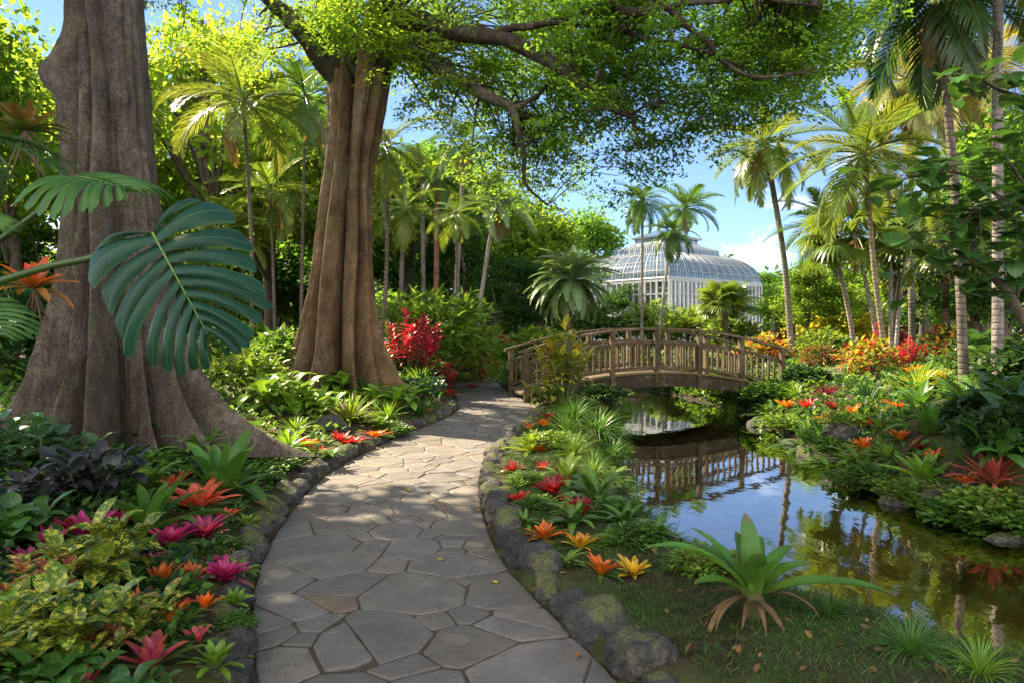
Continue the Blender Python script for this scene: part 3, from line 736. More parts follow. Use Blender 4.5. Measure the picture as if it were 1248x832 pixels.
t1c = np.array([-4.05, 7.15]); t1z = gz(*t1c) - .12
tree1 = thing('giant_fig_tree', 'massive grey buttressed tree trunk behind the big split leaf', 'tree', (0, 0, 0))
mb = MB()
big_trunk(mb, lambda z: t1c + np.array([-.045 * min(max(z - 1, 0), 5), .0]), lambda z: .295 + .13 * math.exp(-z / 1.2),
          [(R(-5), .15, 1.65, .60, .85, .05), (R(-22), .09, 1.10, .62, .9, .05), (R(-38), .07, .55, .55, 1.0, .03), (R(-62), .15, -.26, 1.9, 1.2, -.04), (R(-86), .15, .46, 1.5, 1.1, .10), (R(-112), .13, .55, 1.2, 1.1, .08),
           (R(-99), .05, -.26, 1.6, 1.2, -.05), (R(-70), .05, -.22, 1.5, 1.2, -.06), (R(-130), .06, -.20, 1.8, 1.2, -.04),
           (R(-150), .20, .75, 1.4, 1.0, .10), (R(178), .2, .85, .9, .9, .06), (R(140), .2, .7, .9, 1, .05), (R(90), .3, .7, .9, 1, .05), (R(40), .25, 1.0, .8, .9, .05)],
          t1z, 9.5, 170, 420, bumps=[(R(-172), 4.25, .26, .34, .26), (R(-120), 2.3, .07, .3, .2), (R(-75), 5.0, .06, .35, .25), (R(-160), 4.0, .09, .5, .55), (R(-48), 3.95, .06, .4, .12), (R(-95), 2.9, .05, .3, .4)], seed=2, col=(.088, .072, .058), flute=.07)
mb.build('trunk', M['bark'], tree1)

t2c = np.array([-3.1, 12.5]); t2z = gz(*t2c) - .12
tree2 = thing('spreading_fig_tree', 'spreading buttressed tree with long boughs reaching over path and pond', 'tree', (0, 0, 0))
mb = MB()
big_trunk(mb, lambda z: t2c + np.array([.03 * max(z - .5, 0) + .06 * max(z - 4, 0), 0]), lambda z: .375 + .14 * math.exp(-z / 1.2) + .05 * max(z - 4.2, 0),
          [(R(182), .11, 1.05, 1.0, .95, .12), (R(-140), .12, .62, 1.2, 1.0, .14), (R(-112), .17, .42, 2.2, 1.2, .14), (R(-64), .15, .50, 1.9, 1.1, .12), (R(-38), .13, .55, 1.2, 1.0, .10), (R(-8), .13, .85, .8, .95, .08),
           (R(-88), .085, -.36, 2.6, 1.3, -.16), (R(-50), .05, -.20, 2.0, 1.2, -.10), (R(-126), .05, -.16, 2.4, 1.2, -.10), (R(-23), .05, -.15, 2.0, 1.2, -.08),
           (R(45), .25, .8, 1.2, 1, .08), (R(95), .25, .7, 1.2, 1, .08), (R(140), .2, .8, 1.2, 1, .08)],
          t2z, 6.9, 150, 400, bumps=[(R(-165), 4.2, .06, .3, .3), (R(-98), 6.2, -.42, .16, 2.0), (R(-60), 6.3, .10, .5, 1.0), (R(178), 6.2, .10, .5, 1.0), (R(0), 6.4, .10, .5, 1.0)], seed=5, col=(.150, .094, .050), flute=.08)
mb.build('trunk', M['bark'], tree2)

BOUGHS = [  # photo pixel, depth, radius; first point lies inside the trunk
    [(436, 70, 12.5, .40), (470, 42, 12.1, .30), (512, 28, 11.4, .20), (556, 38, 10.9, .17), (600, 47, 10.5, .155), (650, 66, 10.2, .14), (690, 88, 10.0, .125), (716, 108, 9.9, .11), (738, 128, 9.8, .085), (765, 142, 9.7, .06), (772, 155, 9.7, .035), (778, 185, 9.7, .02)],
    [(440, 90, 12.5, .42), (490, 52, 12.0, .22), (528, 82, 11.5, .17), (562, 100, 11.2, .15), (600, 122, 11.0, .13), (626, 132, 10.9, .11), (632, 158, 10.8, .075), (638, 185, 10.8, .06), (639, 220, 10.8, .045), (648, 236, 10.8, .03), (668, 248, 10.8, .02)],
    [(600, 47, 10.5, .12), (628, 36, 10.3, .09), (680, 29, 10.0, .075), (740, 33, 9.7, .06), (790, 45, 9.4, .05), (850, 62, 9.2, .035), (900, 78, 9.0, .02)],
    [(455, 20, 12.3, .3), (560, -70, 10.6, .2), (660, -30, 9.8, .14), (735, 0, 9.4, .11), (768, 14, 9.2, .10), (812, 10, 9.1, .085), (836, 28, 9.0, .07), (862, 50, 9.0, .055), (884, 76, 8.9, .045), (918, 92, 8.9, .035), (975, 88, 8.8, .02)],
    [(812, 10, 9.1, .06), (868, 4, 9.0, .045), (930, -6, 8.9, .035), (990, 10, 8.8, .02)],
    [(430, 90, 12.5, .40), (400, -20, 12.3, .3), (380, -140, 12.0, .22), (420, -260, 11.5, .15), (520, -320, 10.5, .1)],
    [(425, 100, 12.5, .34), (370, 40, 12.6, .22), (320, -10, 12.4, .14), (270, -50, 12.0, .08), (230, -60, 11.6, .05)],
    [(626, 132, 10.9, .07), (655, 118, 10.8, .05), (668, 100, 10.8, .035), (682, 84, 10.8, .02)],
    [(765, 142, 9.7, .04), (790, 130, 9.6, .03), (812, 138, 9.5, .022), (840, 150, 9.4, .012)],
    [(690, 88, 10.0, .04), (696, 60, 10.0, .03), (690, 30, 10.0, .02)],
]
ball = MB(); bough_pts = []
for B in BOUGHS:
    P = np.array([at(x, y, Y) for x, y, Y, r_ in B]); rd = np.array([b[3] for b in B])
    C4 = catmull(np.c_[P, rd], 7); pts = C4[:, :3]
    pts = pts + .035 * np.stack([wob(pts, 2.2, 6, o) for o in (0, 9, 17)], 1)
    bough_pts.append(np.c_[pts[5:], C4[5:, 3]]); b_ = MB()
    tube(b_, pts, np.maximum(C4[:, 3] * np.interp(C4[:, 3], [.1, .3], [.66, 1]), .010), 12, (.036, .026, .019), True, .10); b_.build('bough', M['bark'], tree2)
BP = np.concatenate(bough_pts)
# crown: leafy sprays at real positions through the volume the boughs reach
crng = np.random.default_rng(11)
lim_x = [150, 185, 240, 300, 360, 395, 430, 480, 510, 540, 570, 600, 640, 680, 720, 745, 780, 820, 860, 900, 940, 985, 1010, 1026, 1034, 1045]
lim_y = [10, 50, 70, 95, 70, 70, 80, 85, 130, 170, 215, 205, 240, 262, 255, 235, 215, 200, 185, 175, 150, 125, 95, 60, 20, -60]
CL = []
while len(CL) < 520:
    x = crng.uniform(150, 1040); y = crng.uniform(-210, 262); Yd = crng.uniform(10.9, 14.6) if x < 700 else crng.uniform(9.2, 12.0)
    if x < 500: Yd = crng.uniform(11.6, 15)
    lim = np.interp(x, lim_x, lim_y)
    if y > lim - 14: continue
    if 800 < x < 870 and 70 < y < 130 and crng.random() < .75: continue
    if 690 < x < 760 and 130 < y < 200 and crng.random() < .5: continue
    if 560 < x < 640 and 130 < y < 210 and crng.random() < .55: continue
    if x < 380 and y > 0 and crng.random() < .55: continue
    if y < -20 and crng.random() < .8: continue
    p = at(x, y, Yd)
    if wob(p, 1.0, 8, 3) < (-.45 if x < 520 else -.28): continue
    if p[0] < -5.6 and p[2] > 7.0: continue
    ts = (p[2] + .6) / math.tan(SUN_EL); xs, ys = p[0] - math.sin(SUN_AZ) * ts, p[1] - math.cos(SUN_AZ) * ts
    if y < 14 and 2.3 < xs < 6.0 and 4.2 < ys < 8.8: continue
    CL.append(p)
for k in range(20):
    CL.append(at(crng.uniform(385, 490), crng.uniform(-10, 62), crng.uniform(10.6, 11.4)))
CL = np.array(CL)
cm = MB(); tw = MB()
for p in CL:
    x = p[0]; lite = np.clip((3.6 - x) / 5.0, 0, 1) + crng.normal(-.22, .22)  # leaves paler towards the sun side: backlight put into their colour
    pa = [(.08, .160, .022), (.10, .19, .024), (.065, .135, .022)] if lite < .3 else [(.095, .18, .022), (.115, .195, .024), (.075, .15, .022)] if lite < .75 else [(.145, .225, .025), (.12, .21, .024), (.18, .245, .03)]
    nsp = crng.integers(3, 6)
    for k in range(nsp):                     # each clump is a few flat drooping sprays
        c = p + crng.normal(0, .34, 3) * np.array([1, 1, .6]); n = 54
        ax = crng.normal(size=3) * np.array([1, 1, .25]); ax /= np.linalg.norm(ax)
        t = crng.random(n); side = np.cross(ax, [0, 0, 1.0]); w = crng.normal(0, .12, n)
        P = c + ax * (t * .62 - .2)[:, None] + side * w[:, None] + np.array([0, 0, 1.0]) * (-(t ** 2) * .16 + crng.normal(0, .03, n))[:, None]
        D = ax * .6 + side * np.sign(w)[:, None] * .8 + crng.normal(0, .35, (n, 3)) + np.array([0, 0, -.3]); U = np.array([0, 0, 1.0]) + crng.normal(0, .38, (n, 3))
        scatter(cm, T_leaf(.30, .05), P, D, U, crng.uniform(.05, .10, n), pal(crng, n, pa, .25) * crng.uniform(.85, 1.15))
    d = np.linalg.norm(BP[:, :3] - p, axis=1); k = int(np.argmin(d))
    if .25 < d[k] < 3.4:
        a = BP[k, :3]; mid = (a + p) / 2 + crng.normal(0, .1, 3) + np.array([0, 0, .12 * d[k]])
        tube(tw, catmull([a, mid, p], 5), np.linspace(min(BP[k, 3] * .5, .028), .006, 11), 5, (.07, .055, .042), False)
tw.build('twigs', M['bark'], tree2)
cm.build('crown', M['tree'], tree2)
print('canopy verts', cm.n)
# the grey giant's own crown, out over the bed on the sunward side; unseen, and shaped to shade the near path
c1 = MB(); b1 = MB(); g1 = np.random.default_rng(12)
top = np.array([-4.25, 7.15, 8.6])
for k in range(9):
    e = np.array([-8.6 + 3.6 * math.cos(k * .7), 9.2 + 3.1 * math.sin(k * .7), 9.6 + g1.uniform(-.6, 1.6)])
    tube(b1, catmull([top, (top + e) / 2 + np.array([0, 0, .5]), e], 6), np.linspace(.22, .04, 13), 8, (.12, .1, .085))
b1.build('bough', M['bark'], tree1)
C = []
while len(C) < 300:
    q = np.array([g1.uniform(-14.5, -3.0), g1.uniform(3.0, 12.3), g1.uniform(8.2, 12.2)])
    if ((q[0] + 8.8) / 5.8) ** 2 + ((q[1] - 7.7) / 4.7) ** 2 < 1 and q[0] + .788 * 1.15 * q[2] < 3.0: C.append(q)
clump_crown(c1, g1, np.array(C), g1.uniform(.8, 1.25, len(C)), 110, .24, G_MID + G_LIGHT, T_leaf(.34, .05), .5)
c1.build('crown', M['tree'], tree1)

# ------------------------------------------------------------------ background broadleaf trees
def tree_meshes(seed, palette, hgt=7.0, rad=2.6, nclump=46, nleaf=150, size=.2, flat=.6, conic=0.0):
    r = np.random.default_rng(seed); cm = MB(); tm = MB()
    C, Rd = [], []
    for k in range(nclump):
        d = r.normal(size=3); d /= np.linalg.norm(d); d[2] = abs(d[2]) * 1.2 - .55
        k_ = r.uniform(.55, 1.0)
        w = rad * (1 - conic * np.clip((d[2] + .5) / 1.5, 0, 1)) * (1 + .22 * wob(d, 2.2, 6, seed % 9))
        C.append(np.array([d[0] * w * k_, d[1] * w * k_, hgt * .62 + d[2] * hgt * .40 * k_])); Rd.append(r.uniform(.22, .42) * rad)
    C = np.array(C); clump_crown(cm, r, C, Rd, nleaf, size, palette, T_diamond(.34, .1), flat, .3)
    tube(tm, catmull([(0, 0, -.4), (r.normal(0, .1), r.normal(0, .1), hgt * .25), (r.normal(0, .2), r.normal(0, .2), hgt * .55), (r.normal(0, .3), 0, hgt * .85)], 6), np.linspace(.22, .05, 19) * rad / 2.6, 8, (.10, .08, .06), True, .06)
    for c in C[::4]:
        a = np.array([0, 0, hgt * r.uniform(.25, .55)]); tube(tm, catmull([a, (a + c) / 2 + np.array([0, 0, .2]), c], 4), np.linspace(.08, .015, 9), 5, (.09, .075, .055), False)
    a = tm.mesh('trunk'); a.materials.append(M['bark']); b = cm.mesh('crown'); b.materials.append(M['tree']); return a, b
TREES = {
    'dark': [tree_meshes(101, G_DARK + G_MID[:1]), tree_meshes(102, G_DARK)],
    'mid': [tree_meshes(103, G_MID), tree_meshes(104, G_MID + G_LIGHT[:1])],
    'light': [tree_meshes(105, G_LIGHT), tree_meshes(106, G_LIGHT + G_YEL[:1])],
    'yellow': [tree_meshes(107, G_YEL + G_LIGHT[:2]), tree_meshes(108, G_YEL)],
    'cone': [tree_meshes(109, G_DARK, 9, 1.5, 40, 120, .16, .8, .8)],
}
def broadleaf(kind, x, Y, top, wpx, label, group='trees beyond the garden beds', cat='tree', base=None):
    """x and top in photo pixels, Y depth, wpx crown width"""
    X = (x - 624) / 832 * Y; z0 = gz(X, Y); Hh = EYE - (top - 400) / 832 * Y - z0
    a, b = random.choice(TREES[kind]); h0 = 9 if kind == 'cone' else 7.0; r0 = 1.5 if kind == 'cone' else 2.6
    sx = wpx / 832 * Y / 2 / (r0 * 1.1)
    t = thing('broadleaf_tree' if kind != 'cone' else 'conifer_tree', label, cat, (X, Y, z0), random.uniform(0, 6.28), (sx, sx, Hh / (h0 * 1.04)), group)
    obj('trunk', a, t); obj('crown', b, t); return t

# ------------------------------------------------------------------ palms
def frond_mesh(name, seed, droop=70, n=44, llen=.34, lw=.0088, cols=((.05, .12, .02), (.09, .17, .025)), ang=(58, 30), ldroop=45, vee=25, brown=0.0):
    """feather frond of unit length along +y, arching down; leaflets both sides"""
    r = np.random.default_rng(seed); mb = MB(); m = 26
    t = np.linspace(0, 1, m); e = -R(droop) * t ** 1.35; st = 1 / (m - 1)
    y = np.concatenate([[0], np.cumsum(np.cos(e[:-1]) * st)]); z = np.concatenate([[0], np.cumsum(np.sin(e[:-1]) * st)])
    sw = .05 * r.normal() * t ** 2; pts = np.stack([sw, y, z], 1)
    tube(mb, pts, np.linspace(.014, .003, m), 5, np.array(cols[1]) * 1.25, False)
    V, Q, C, LF = [], [], [], []; cnt = 0
    for k in range(n):
        tk = .13 + .87 * (k + .5) / n; L_ = llen * (math.sin(PI * min(1, (tk * .93 + .06)) ** .85) ** .6 + .08) * (1 - .35 * tk)
        ek = -R(droop) * tk ** 1.35
        o = np.array([np.interp(tk, t, pts[:, c]) for c in range(3)])
        fw = np.array([0, math.cos(ek), math.sin(ek)]); up = np.array([0, -math.sin(ek), math.cos(ek)])
        a0 = R(ang[0] + (ang[1] - ang[0]) * tk) 
        for sgn in (-1, 1):
            a = a0 + r.normal(0, .07); L2 = L_ * r.uniform(.88, 1.08); dr = R(ldroop) * r.uniform(.7, 1.3)
            sd = np.array([sgn, 0, 0]); d0 = fw * math.cos(a) + sd * math.sin(a) + up * math.tan(R(vee)) * .8; d0 /= np.linalg.norm(d0)
            wdir = np.cross(d0, up); wdir /= np.linalg.norm(wdir); c0 = np.array(cols[0]) * (1 - tk * .5) + np.array(cols[1]) * tk * .5 + (np.array(cols[1]) - np.array(cols[0])) * r.random() * .5
            c0 = c0 * r.uniform(.8, 1.2)
            if r.random() < brown: c0 = np.array((.20, .14, .05))
            p = o.copy(); d = d0.copy(); ns = 4
            for s in range(ns + 1):
                f = s / ns; ww = lw * (.6 + 1.6 * f if f < .25 else (1 - (f - .25) / .75) ** .8 + .04)
                V += [p - wdir * ww, p + wdir * ww]; cc = c0 * (1.0 + .1 * f); C += [cc, cc]; LF += [(-1, f, r.random()), (1, f, 0)]
                if s: Q.append((cnt - 2, cnt - 1, cnt + 1, cnt))
                cnt += 2
                d = d + np.array([0, 0, -1.0]) * math.sin(dr) * .38 * (.4 + f); d /= np.linalg.norm(d); p = p + d * L2 / ns
    mb.add(V, Q, None, C, LF); me = mb.mesh(name); me.materials.append(M['strap']); return me
def fan_mesh(name, seed, n=26, cols=((.06, .13, .02), (.12, .19, .03))):
    r = np.random.default_rng(seed); mb = MB()
    tube(mb, catmull([(0, 0, 0), (0, .3, .04), (0, .58, .02)], 5), np.linspace(.014, .009, 11), 5, np.array(cols[1]), False)
    o = np.array([0, .58, .02])
    for k in range(n):
        a = (k / (n - 1) - .5) * R(280); L_ = .46 * (1 - .25 * abs(a) / R(140)); V, C, LF, Q = [], [], [], []
        d = np.array([math.sin(a), math.cos(a), 0]); w = np.array([math.cos(a), -math.sin(a), 0])
        c0 = np.array(cols[0]) + (np.array(cols[1]) - np.array(cols[0])) * r.random()
        for s in range(6):
            f = s / 5; ww = .040 * (f * 1.7 if f < .5 else .85 * (1 - (f - .5) * 1.9)) + .002
            p = o + d * f * L_ + np.array([0, 0, 1]) * (-.20 * f ** 2.5 - .05 * abs(a) * f) * r.uniform(.8, 1.2)
            V += [p - w * ww + np.array([0, 0, .012 * f]), p + w * ww]; C += [c0, c0]; LF += [(-1, f, 0), (1, f, 0)]
            if s: Q.append((2 * s - 2, 2 * s - 1, 2 * s + 1, 2 * s))
        mb.add(V, Q, None, C, LF)
    me = mb.mesh(name); me.materials.append(M['strap']); return me
FR = {
    'green': [frond_mesh('frond', 1, 62), frond_mesh('frond', 2, 80, ldroop=55), frond_mesh('frond', 3, 45, ldroop=35, vee=32)],
    'sunny': [frond_mesh('frond', 4, 60, cols=((.11, .18, .025), (.18, .24, .04))), frond_mesh('frond', 5, 85, cols=((.13, .19, .03), (.22, .25, .05)), ldroop=60), frond_mesh('frond', 6, 40, cols=((.10, .18, .025), (.16, .23, .04)), vee=35)],
    'dark': [frond_mesh('frond', 7, 65, cols=((.02, .06, .015), (.045, .10, .02))), frond_mesh('frond', 8, 85, cols=((.025, .065, .018), (.05, .10, .025)), ldroop=65)],
    'silver': [frond_mesh('frond', 9, 55, 60, .22, .009, ((.12, .20, .08), (.20, .30, .14)), ldroop=20), frond_mesh('frond', 10, 78, 60, .22, .009, ((.13, .21, .08), (.22, .30, .13)), ldroop=25)],
    'golden': [frond_mesh('frond', 11, 80, cols=((.20, .21, .04), (.30, .27, .07)), brown=.15), frond_mesh('frond', 12, 60, cols=((.16, .20, .035), (.26, .26, .06)), ldroop=60)],
    'fan': [fan_mesh('frond', 13), fan_mesh('frond', 14, 22, ((.10, .17, .025), (.18, .23, .04)))],
}
DEADF = frond_mesh('dead_frond', 15, 60, cols=((.20, .13, .05), (.28, .19, .08)), ldroop=80)
SHAFT = None
def palm(label, cx, cy, bx_, Y, flen, n, kind, tr, group=None, lean=0.0, els=(78, -25), dead=2, shaft=True, barkcol=(.17, .145, .115), name='palm_tree', seed=None, Yb=None):
    """crown centre (cx, cy) and trunk foot bx_ in photo pixels, depth Y, frond length in pixels"""
    r = np.random.default_rng(seed if seed is not None else int(cx * 7 + cy)); Yb = Yb or Y
    X0 = (bx_ - 624) / 832 * Yb; z0 = gz(X0, Yb); top = at(cx, cy, Y); fl = flen * 1.18 / 832 * Y
    t = thing(name, label, 'palm', (X0, Yb, z0), 0, 1, group)
    loc = top - np.array([X0, Yb, z0]); mb = MB()
    mid = loc * .5 + np.array([lean, 0, 0]); pts = catmull([(0, 0, -.2), (mid + np.array([0, 0, 0])) * np.array([.9, 1, 1]), loc], 16)
    n = int(n * 1.3); tr = tr * .66; barkcol = tuple(.8 * b for b in barkcol)
    f = np.linspace(0, 1, len(pts)); rad = tr * (1 + .35 * np.exp(-f * 12) - .18 * f)
    tube(mb, pts, rad, 12, barkcol, True, .03); mb.build('trunk', M['palm_bark'], t)
    if shaft:
        mb = MB(); a = pts[-1]; d = pts[-1] - pts[-3]; d /= np.linalg.norm(d)
        tube(mb, [a - d * fl * .02, a + d * fl * .10, a + d * fl * .25, a + d * fl * .34], [tr * .95, tr * 1.05, tr * .75, tr * .25], 10, (.11, .16, .045)); mb.build('crownshaft', M['stem'], t)
        loc = loc + d * fl * .24
    for k in range(n):
        q = (k + .5) / n; el = R(els[0] + (els[1] - els[0]) * q ** .85 + r.normal(0, 5)); az = k * 2.39996 + r.normal(0, .15)
        obj('frond', FR[kind][int(r.integers(len(FR[kind])))], t, tuple(loc + r.normal(0, .01, 3)), (el, r.normal(0, .15), az), fl * r.uniform(.85, 1.08) * (1.0 if q > .12 else .8))
    for k in range(dead):
        obj('dead_frond', DEADF, t, tuple(loc - np.array([0, 0, .1])), (R(-58 + r.normal(0, 10)), 0, r.uniform(0, 6.28)), fl * r.uniform(.5, .75))
    return t
palm('slender green feather palm between the two giant trunks', 298, 150, 306, 17.5, 96, 13, 'sunny', .085, lean=.1, els=(82, -30))
palm('dark feather palm whose stem rises beside the spreading tree', 372, 140, 366, 18.5, 74, 11, 'green', .075, els=(80, -35))
palm('thin palm stem with drooping green crown just beyond the spreading tree', 470, 200, 460, 16.5, 70, 13, 'sunny', .085, lean=.15, els=(70, -50))
palm('tall pale leaning palm stem above the red bushes', 566, 190, 552, 27, 54, 12, 'green', .16, barkcol=(.30, .26, .22), els=(70, -40))
palm('pale slanting palm with drooping grey-green crown by dark trees', 602, 262, 577, 27, 58, 18, 'silver', .14, barkcol=(.32, .28, .23), els=(75, -30))
palm('short reddish palm stem standing behind the pale leaning palm', 533, 228, 531, 30, 42, 11, 'green', .20, barkcol=(.27, .13, .08), els=(60, -50))
palm('grey palm stem in the shade beside the reddish stem', 514, 214, 517, 31, 38, 11, 'green', .17, barkcol=(.26, .23, .2))
palm('dense silvery pompom palm with drooping fronds left of glasshouse', 698, 340, 690, 24, 52, 62, 'silver', .16, shaft=False, els=(88, -48), barkcol=(.20, .12, .07), name='date_palm')
palm('slim palm with round crown rising in front of the glasshouse wall', 783, 256, 782, 38, 40, 18, 'green', .13, barkcol=(.25, .23, .2), els=(70, -60))
palm('small leaning palm nearer the glasshouse corner, lower crown', 818, 292, 801, 36, 34, 18, 'green', .12, barkcol=(.27, .25, .22), els=(60, -60))
palm('feathery palm showing above the glasshouse roof', 836, 266, 838, 74, 42, 18, 'green', .2, els=(70, -25))
palm('tall coconut palm with long curved grey stem against blue sky', 936, 196, 966, 22, 74, 20, 'sunny', .15, lean=.1, els=(70, -62), dead=4, barkcol=(.25, .215, .175))
palm('bright green feather palm with full crown before taller palms', 1056, 214, 1082, 16.5, 98, 18, 'sunny', .10, lean=-.1, els=(84, -40), barkcol=(.24, .19, .13))
palm('dark rough-stemmed tall palm with crown at the top edge', 1144, 22, 1176, 11.5, 128, 18, 'dark', .115, lean=.05, els=(60, -50), dead=1, barkcol=(.15, .12, .10))
palm('thick pale ringed palm stem running out of the top', 1216, -60, 1216, 10.8, 150, 16, 'sunny', .125, els=(60, -50), barkcol=(.235, .205, .19))
palm('golden drooping palm crown between the bright and dark palms', 1108, 122, 1112, 21, 88, 20, 'golden', .15, els=(70, -60), dead=3)
palm('yellowish feather palm peeping over the big-leaved bush', 1180, 118, 1172, 24, 100, 18, 'golden', .16, els=(75, -45))
palm('low sunny palm at the edge of the palm grove by sky', 1014, 292, 1046, 21, 66, 16, 'green', .12, els=(70, -40), barkcol=(.33, .27, .22))
palm('white-stemmed palm leaning outward in the slender grove', 1040, 282, 1074, 19, 62, 14, 'fan', .09, barkcol=(.38, .32, .27), shaft=False, els=(70, -40))
palm('white-stemmed palm standing straight in the slender grove', 1084, 272, 1086, 19.5, 60, 14, 'green', .085, barkcol=(.38, .33, .28))
palm('white-stemmed palm leaning outward behind the red cordyline', 1106, 292, 1090, 19, 60, 14, 'green', .08, barkcol=(.38, .33, .28))
palm('brown-stemmed fan palm behind the dark tall palm', 1150, 296, 1155, 17, 62, 16, 'fan', .14, barkcol=(.16, .10, .065), shaft=False, els=(70, -50), name='fan_palm')
palm('bushy sunlit fan palm in front of the glasshouse', 884, 372, 885, 33, 34, 26, 'fan', .2, shaft=False, els=(85, -15), name='fan_palm')
palm('dark feather palm half hidden above the reddish stem', 492, 268, 486, 22, 46, 15, 'sunny', .12, els=(70, -55))
palm('thin young palm in the bright gap beside the first trunk', 330, 250, 336, 20, 62, 13, 'sunny', .07, els=(80, -40))
palm('pale feathery palm low among the bright gap foliage', 268, 300, 262, 25, 70, 16, 'sunny', .10, els=(80, -40))
palm('drooping palm overhanging the shady corner by tree fork', 556, 272, 560, 23, 42, 14, 'sunny', .1, els=(70, -50))

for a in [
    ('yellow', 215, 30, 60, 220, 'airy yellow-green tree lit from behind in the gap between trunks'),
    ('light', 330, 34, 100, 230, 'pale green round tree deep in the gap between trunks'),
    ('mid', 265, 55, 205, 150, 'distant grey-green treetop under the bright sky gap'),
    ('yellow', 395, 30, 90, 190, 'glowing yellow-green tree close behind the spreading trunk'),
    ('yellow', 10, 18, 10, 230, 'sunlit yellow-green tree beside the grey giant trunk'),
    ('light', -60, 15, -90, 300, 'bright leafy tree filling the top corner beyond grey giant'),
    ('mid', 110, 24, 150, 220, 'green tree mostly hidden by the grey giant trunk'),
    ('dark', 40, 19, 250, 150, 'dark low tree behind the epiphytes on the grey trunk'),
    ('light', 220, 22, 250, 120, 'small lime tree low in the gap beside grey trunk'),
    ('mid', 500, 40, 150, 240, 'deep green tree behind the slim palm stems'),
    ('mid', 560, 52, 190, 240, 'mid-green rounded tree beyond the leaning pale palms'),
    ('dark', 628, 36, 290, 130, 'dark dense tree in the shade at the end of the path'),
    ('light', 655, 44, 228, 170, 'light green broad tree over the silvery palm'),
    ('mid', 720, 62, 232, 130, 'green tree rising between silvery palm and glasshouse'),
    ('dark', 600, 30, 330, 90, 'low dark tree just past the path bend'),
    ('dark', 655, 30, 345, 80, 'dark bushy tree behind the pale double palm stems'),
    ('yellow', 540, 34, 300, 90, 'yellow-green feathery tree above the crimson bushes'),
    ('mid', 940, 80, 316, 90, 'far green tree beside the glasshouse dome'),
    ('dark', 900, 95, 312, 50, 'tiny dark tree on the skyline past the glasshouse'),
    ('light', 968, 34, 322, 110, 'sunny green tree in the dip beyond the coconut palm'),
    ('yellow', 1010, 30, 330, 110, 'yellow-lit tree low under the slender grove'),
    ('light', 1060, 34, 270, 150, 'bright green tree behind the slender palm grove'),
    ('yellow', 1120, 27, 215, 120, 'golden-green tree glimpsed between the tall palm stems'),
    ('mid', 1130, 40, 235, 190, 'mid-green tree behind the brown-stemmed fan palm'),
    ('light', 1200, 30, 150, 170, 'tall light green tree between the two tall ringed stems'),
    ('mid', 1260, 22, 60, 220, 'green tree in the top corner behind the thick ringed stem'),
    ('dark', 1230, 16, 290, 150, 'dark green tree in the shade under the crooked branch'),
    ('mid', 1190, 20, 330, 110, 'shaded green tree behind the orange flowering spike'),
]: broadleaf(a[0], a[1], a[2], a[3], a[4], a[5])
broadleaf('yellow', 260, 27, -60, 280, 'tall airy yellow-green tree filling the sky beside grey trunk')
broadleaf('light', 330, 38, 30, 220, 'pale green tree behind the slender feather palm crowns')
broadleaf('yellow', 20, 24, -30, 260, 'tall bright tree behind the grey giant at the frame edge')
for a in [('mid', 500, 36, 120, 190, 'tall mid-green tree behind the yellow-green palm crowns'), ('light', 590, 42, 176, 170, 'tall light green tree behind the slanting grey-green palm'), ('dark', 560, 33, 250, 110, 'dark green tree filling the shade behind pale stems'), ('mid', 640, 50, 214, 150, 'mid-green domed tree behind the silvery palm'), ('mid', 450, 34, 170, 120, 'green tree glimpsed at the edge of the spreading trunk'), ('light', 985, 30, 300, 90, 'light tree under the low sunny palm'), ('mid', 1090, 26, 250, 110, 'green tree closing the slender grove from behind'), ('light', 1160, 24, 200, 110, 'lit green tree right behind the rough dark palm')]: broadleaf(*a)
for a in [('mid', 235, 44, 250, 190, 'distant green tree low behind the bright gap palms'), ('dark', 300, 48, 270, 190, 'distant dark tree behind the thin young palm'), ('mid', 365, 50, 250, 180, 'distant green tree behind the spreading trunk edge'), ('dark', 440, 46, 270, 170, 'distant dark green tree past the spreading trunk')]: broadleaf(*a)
broadleaf('cone', 888, 110, 292, 16, 'small dark conifer against the white cloud')
# the far wood: one mass nobody could count
fw = MB(); fr_ = np.random.default_rng(77); C, Rd = [], []
for k in range(430):
    Y = fr_.uniform(95, 125); x = fr_.uniform(-95, 120); hh = 10 + 3.5 * wob(np.array([[x, 0, 0]]), .06)[0] + 9 * float(smooth01((2 - x) / 14)) + 7 * float(smooth01((x - 55) / 15))
    C.append((x, Y, hh * fr_.uniform(.1, .85))); Rd.append(fr_.uniform(2.2, 4.2))
clump_crown(fw, fr_, np.array(C), Rd, 90, 1.1, G_MID + G_DARK + G_LIGHT, T_diamond(.4, .1), .8)
tag(fw.build('far_wood', M['tree']), 'green wood closing the view beyond the gardens', kind='stuff')
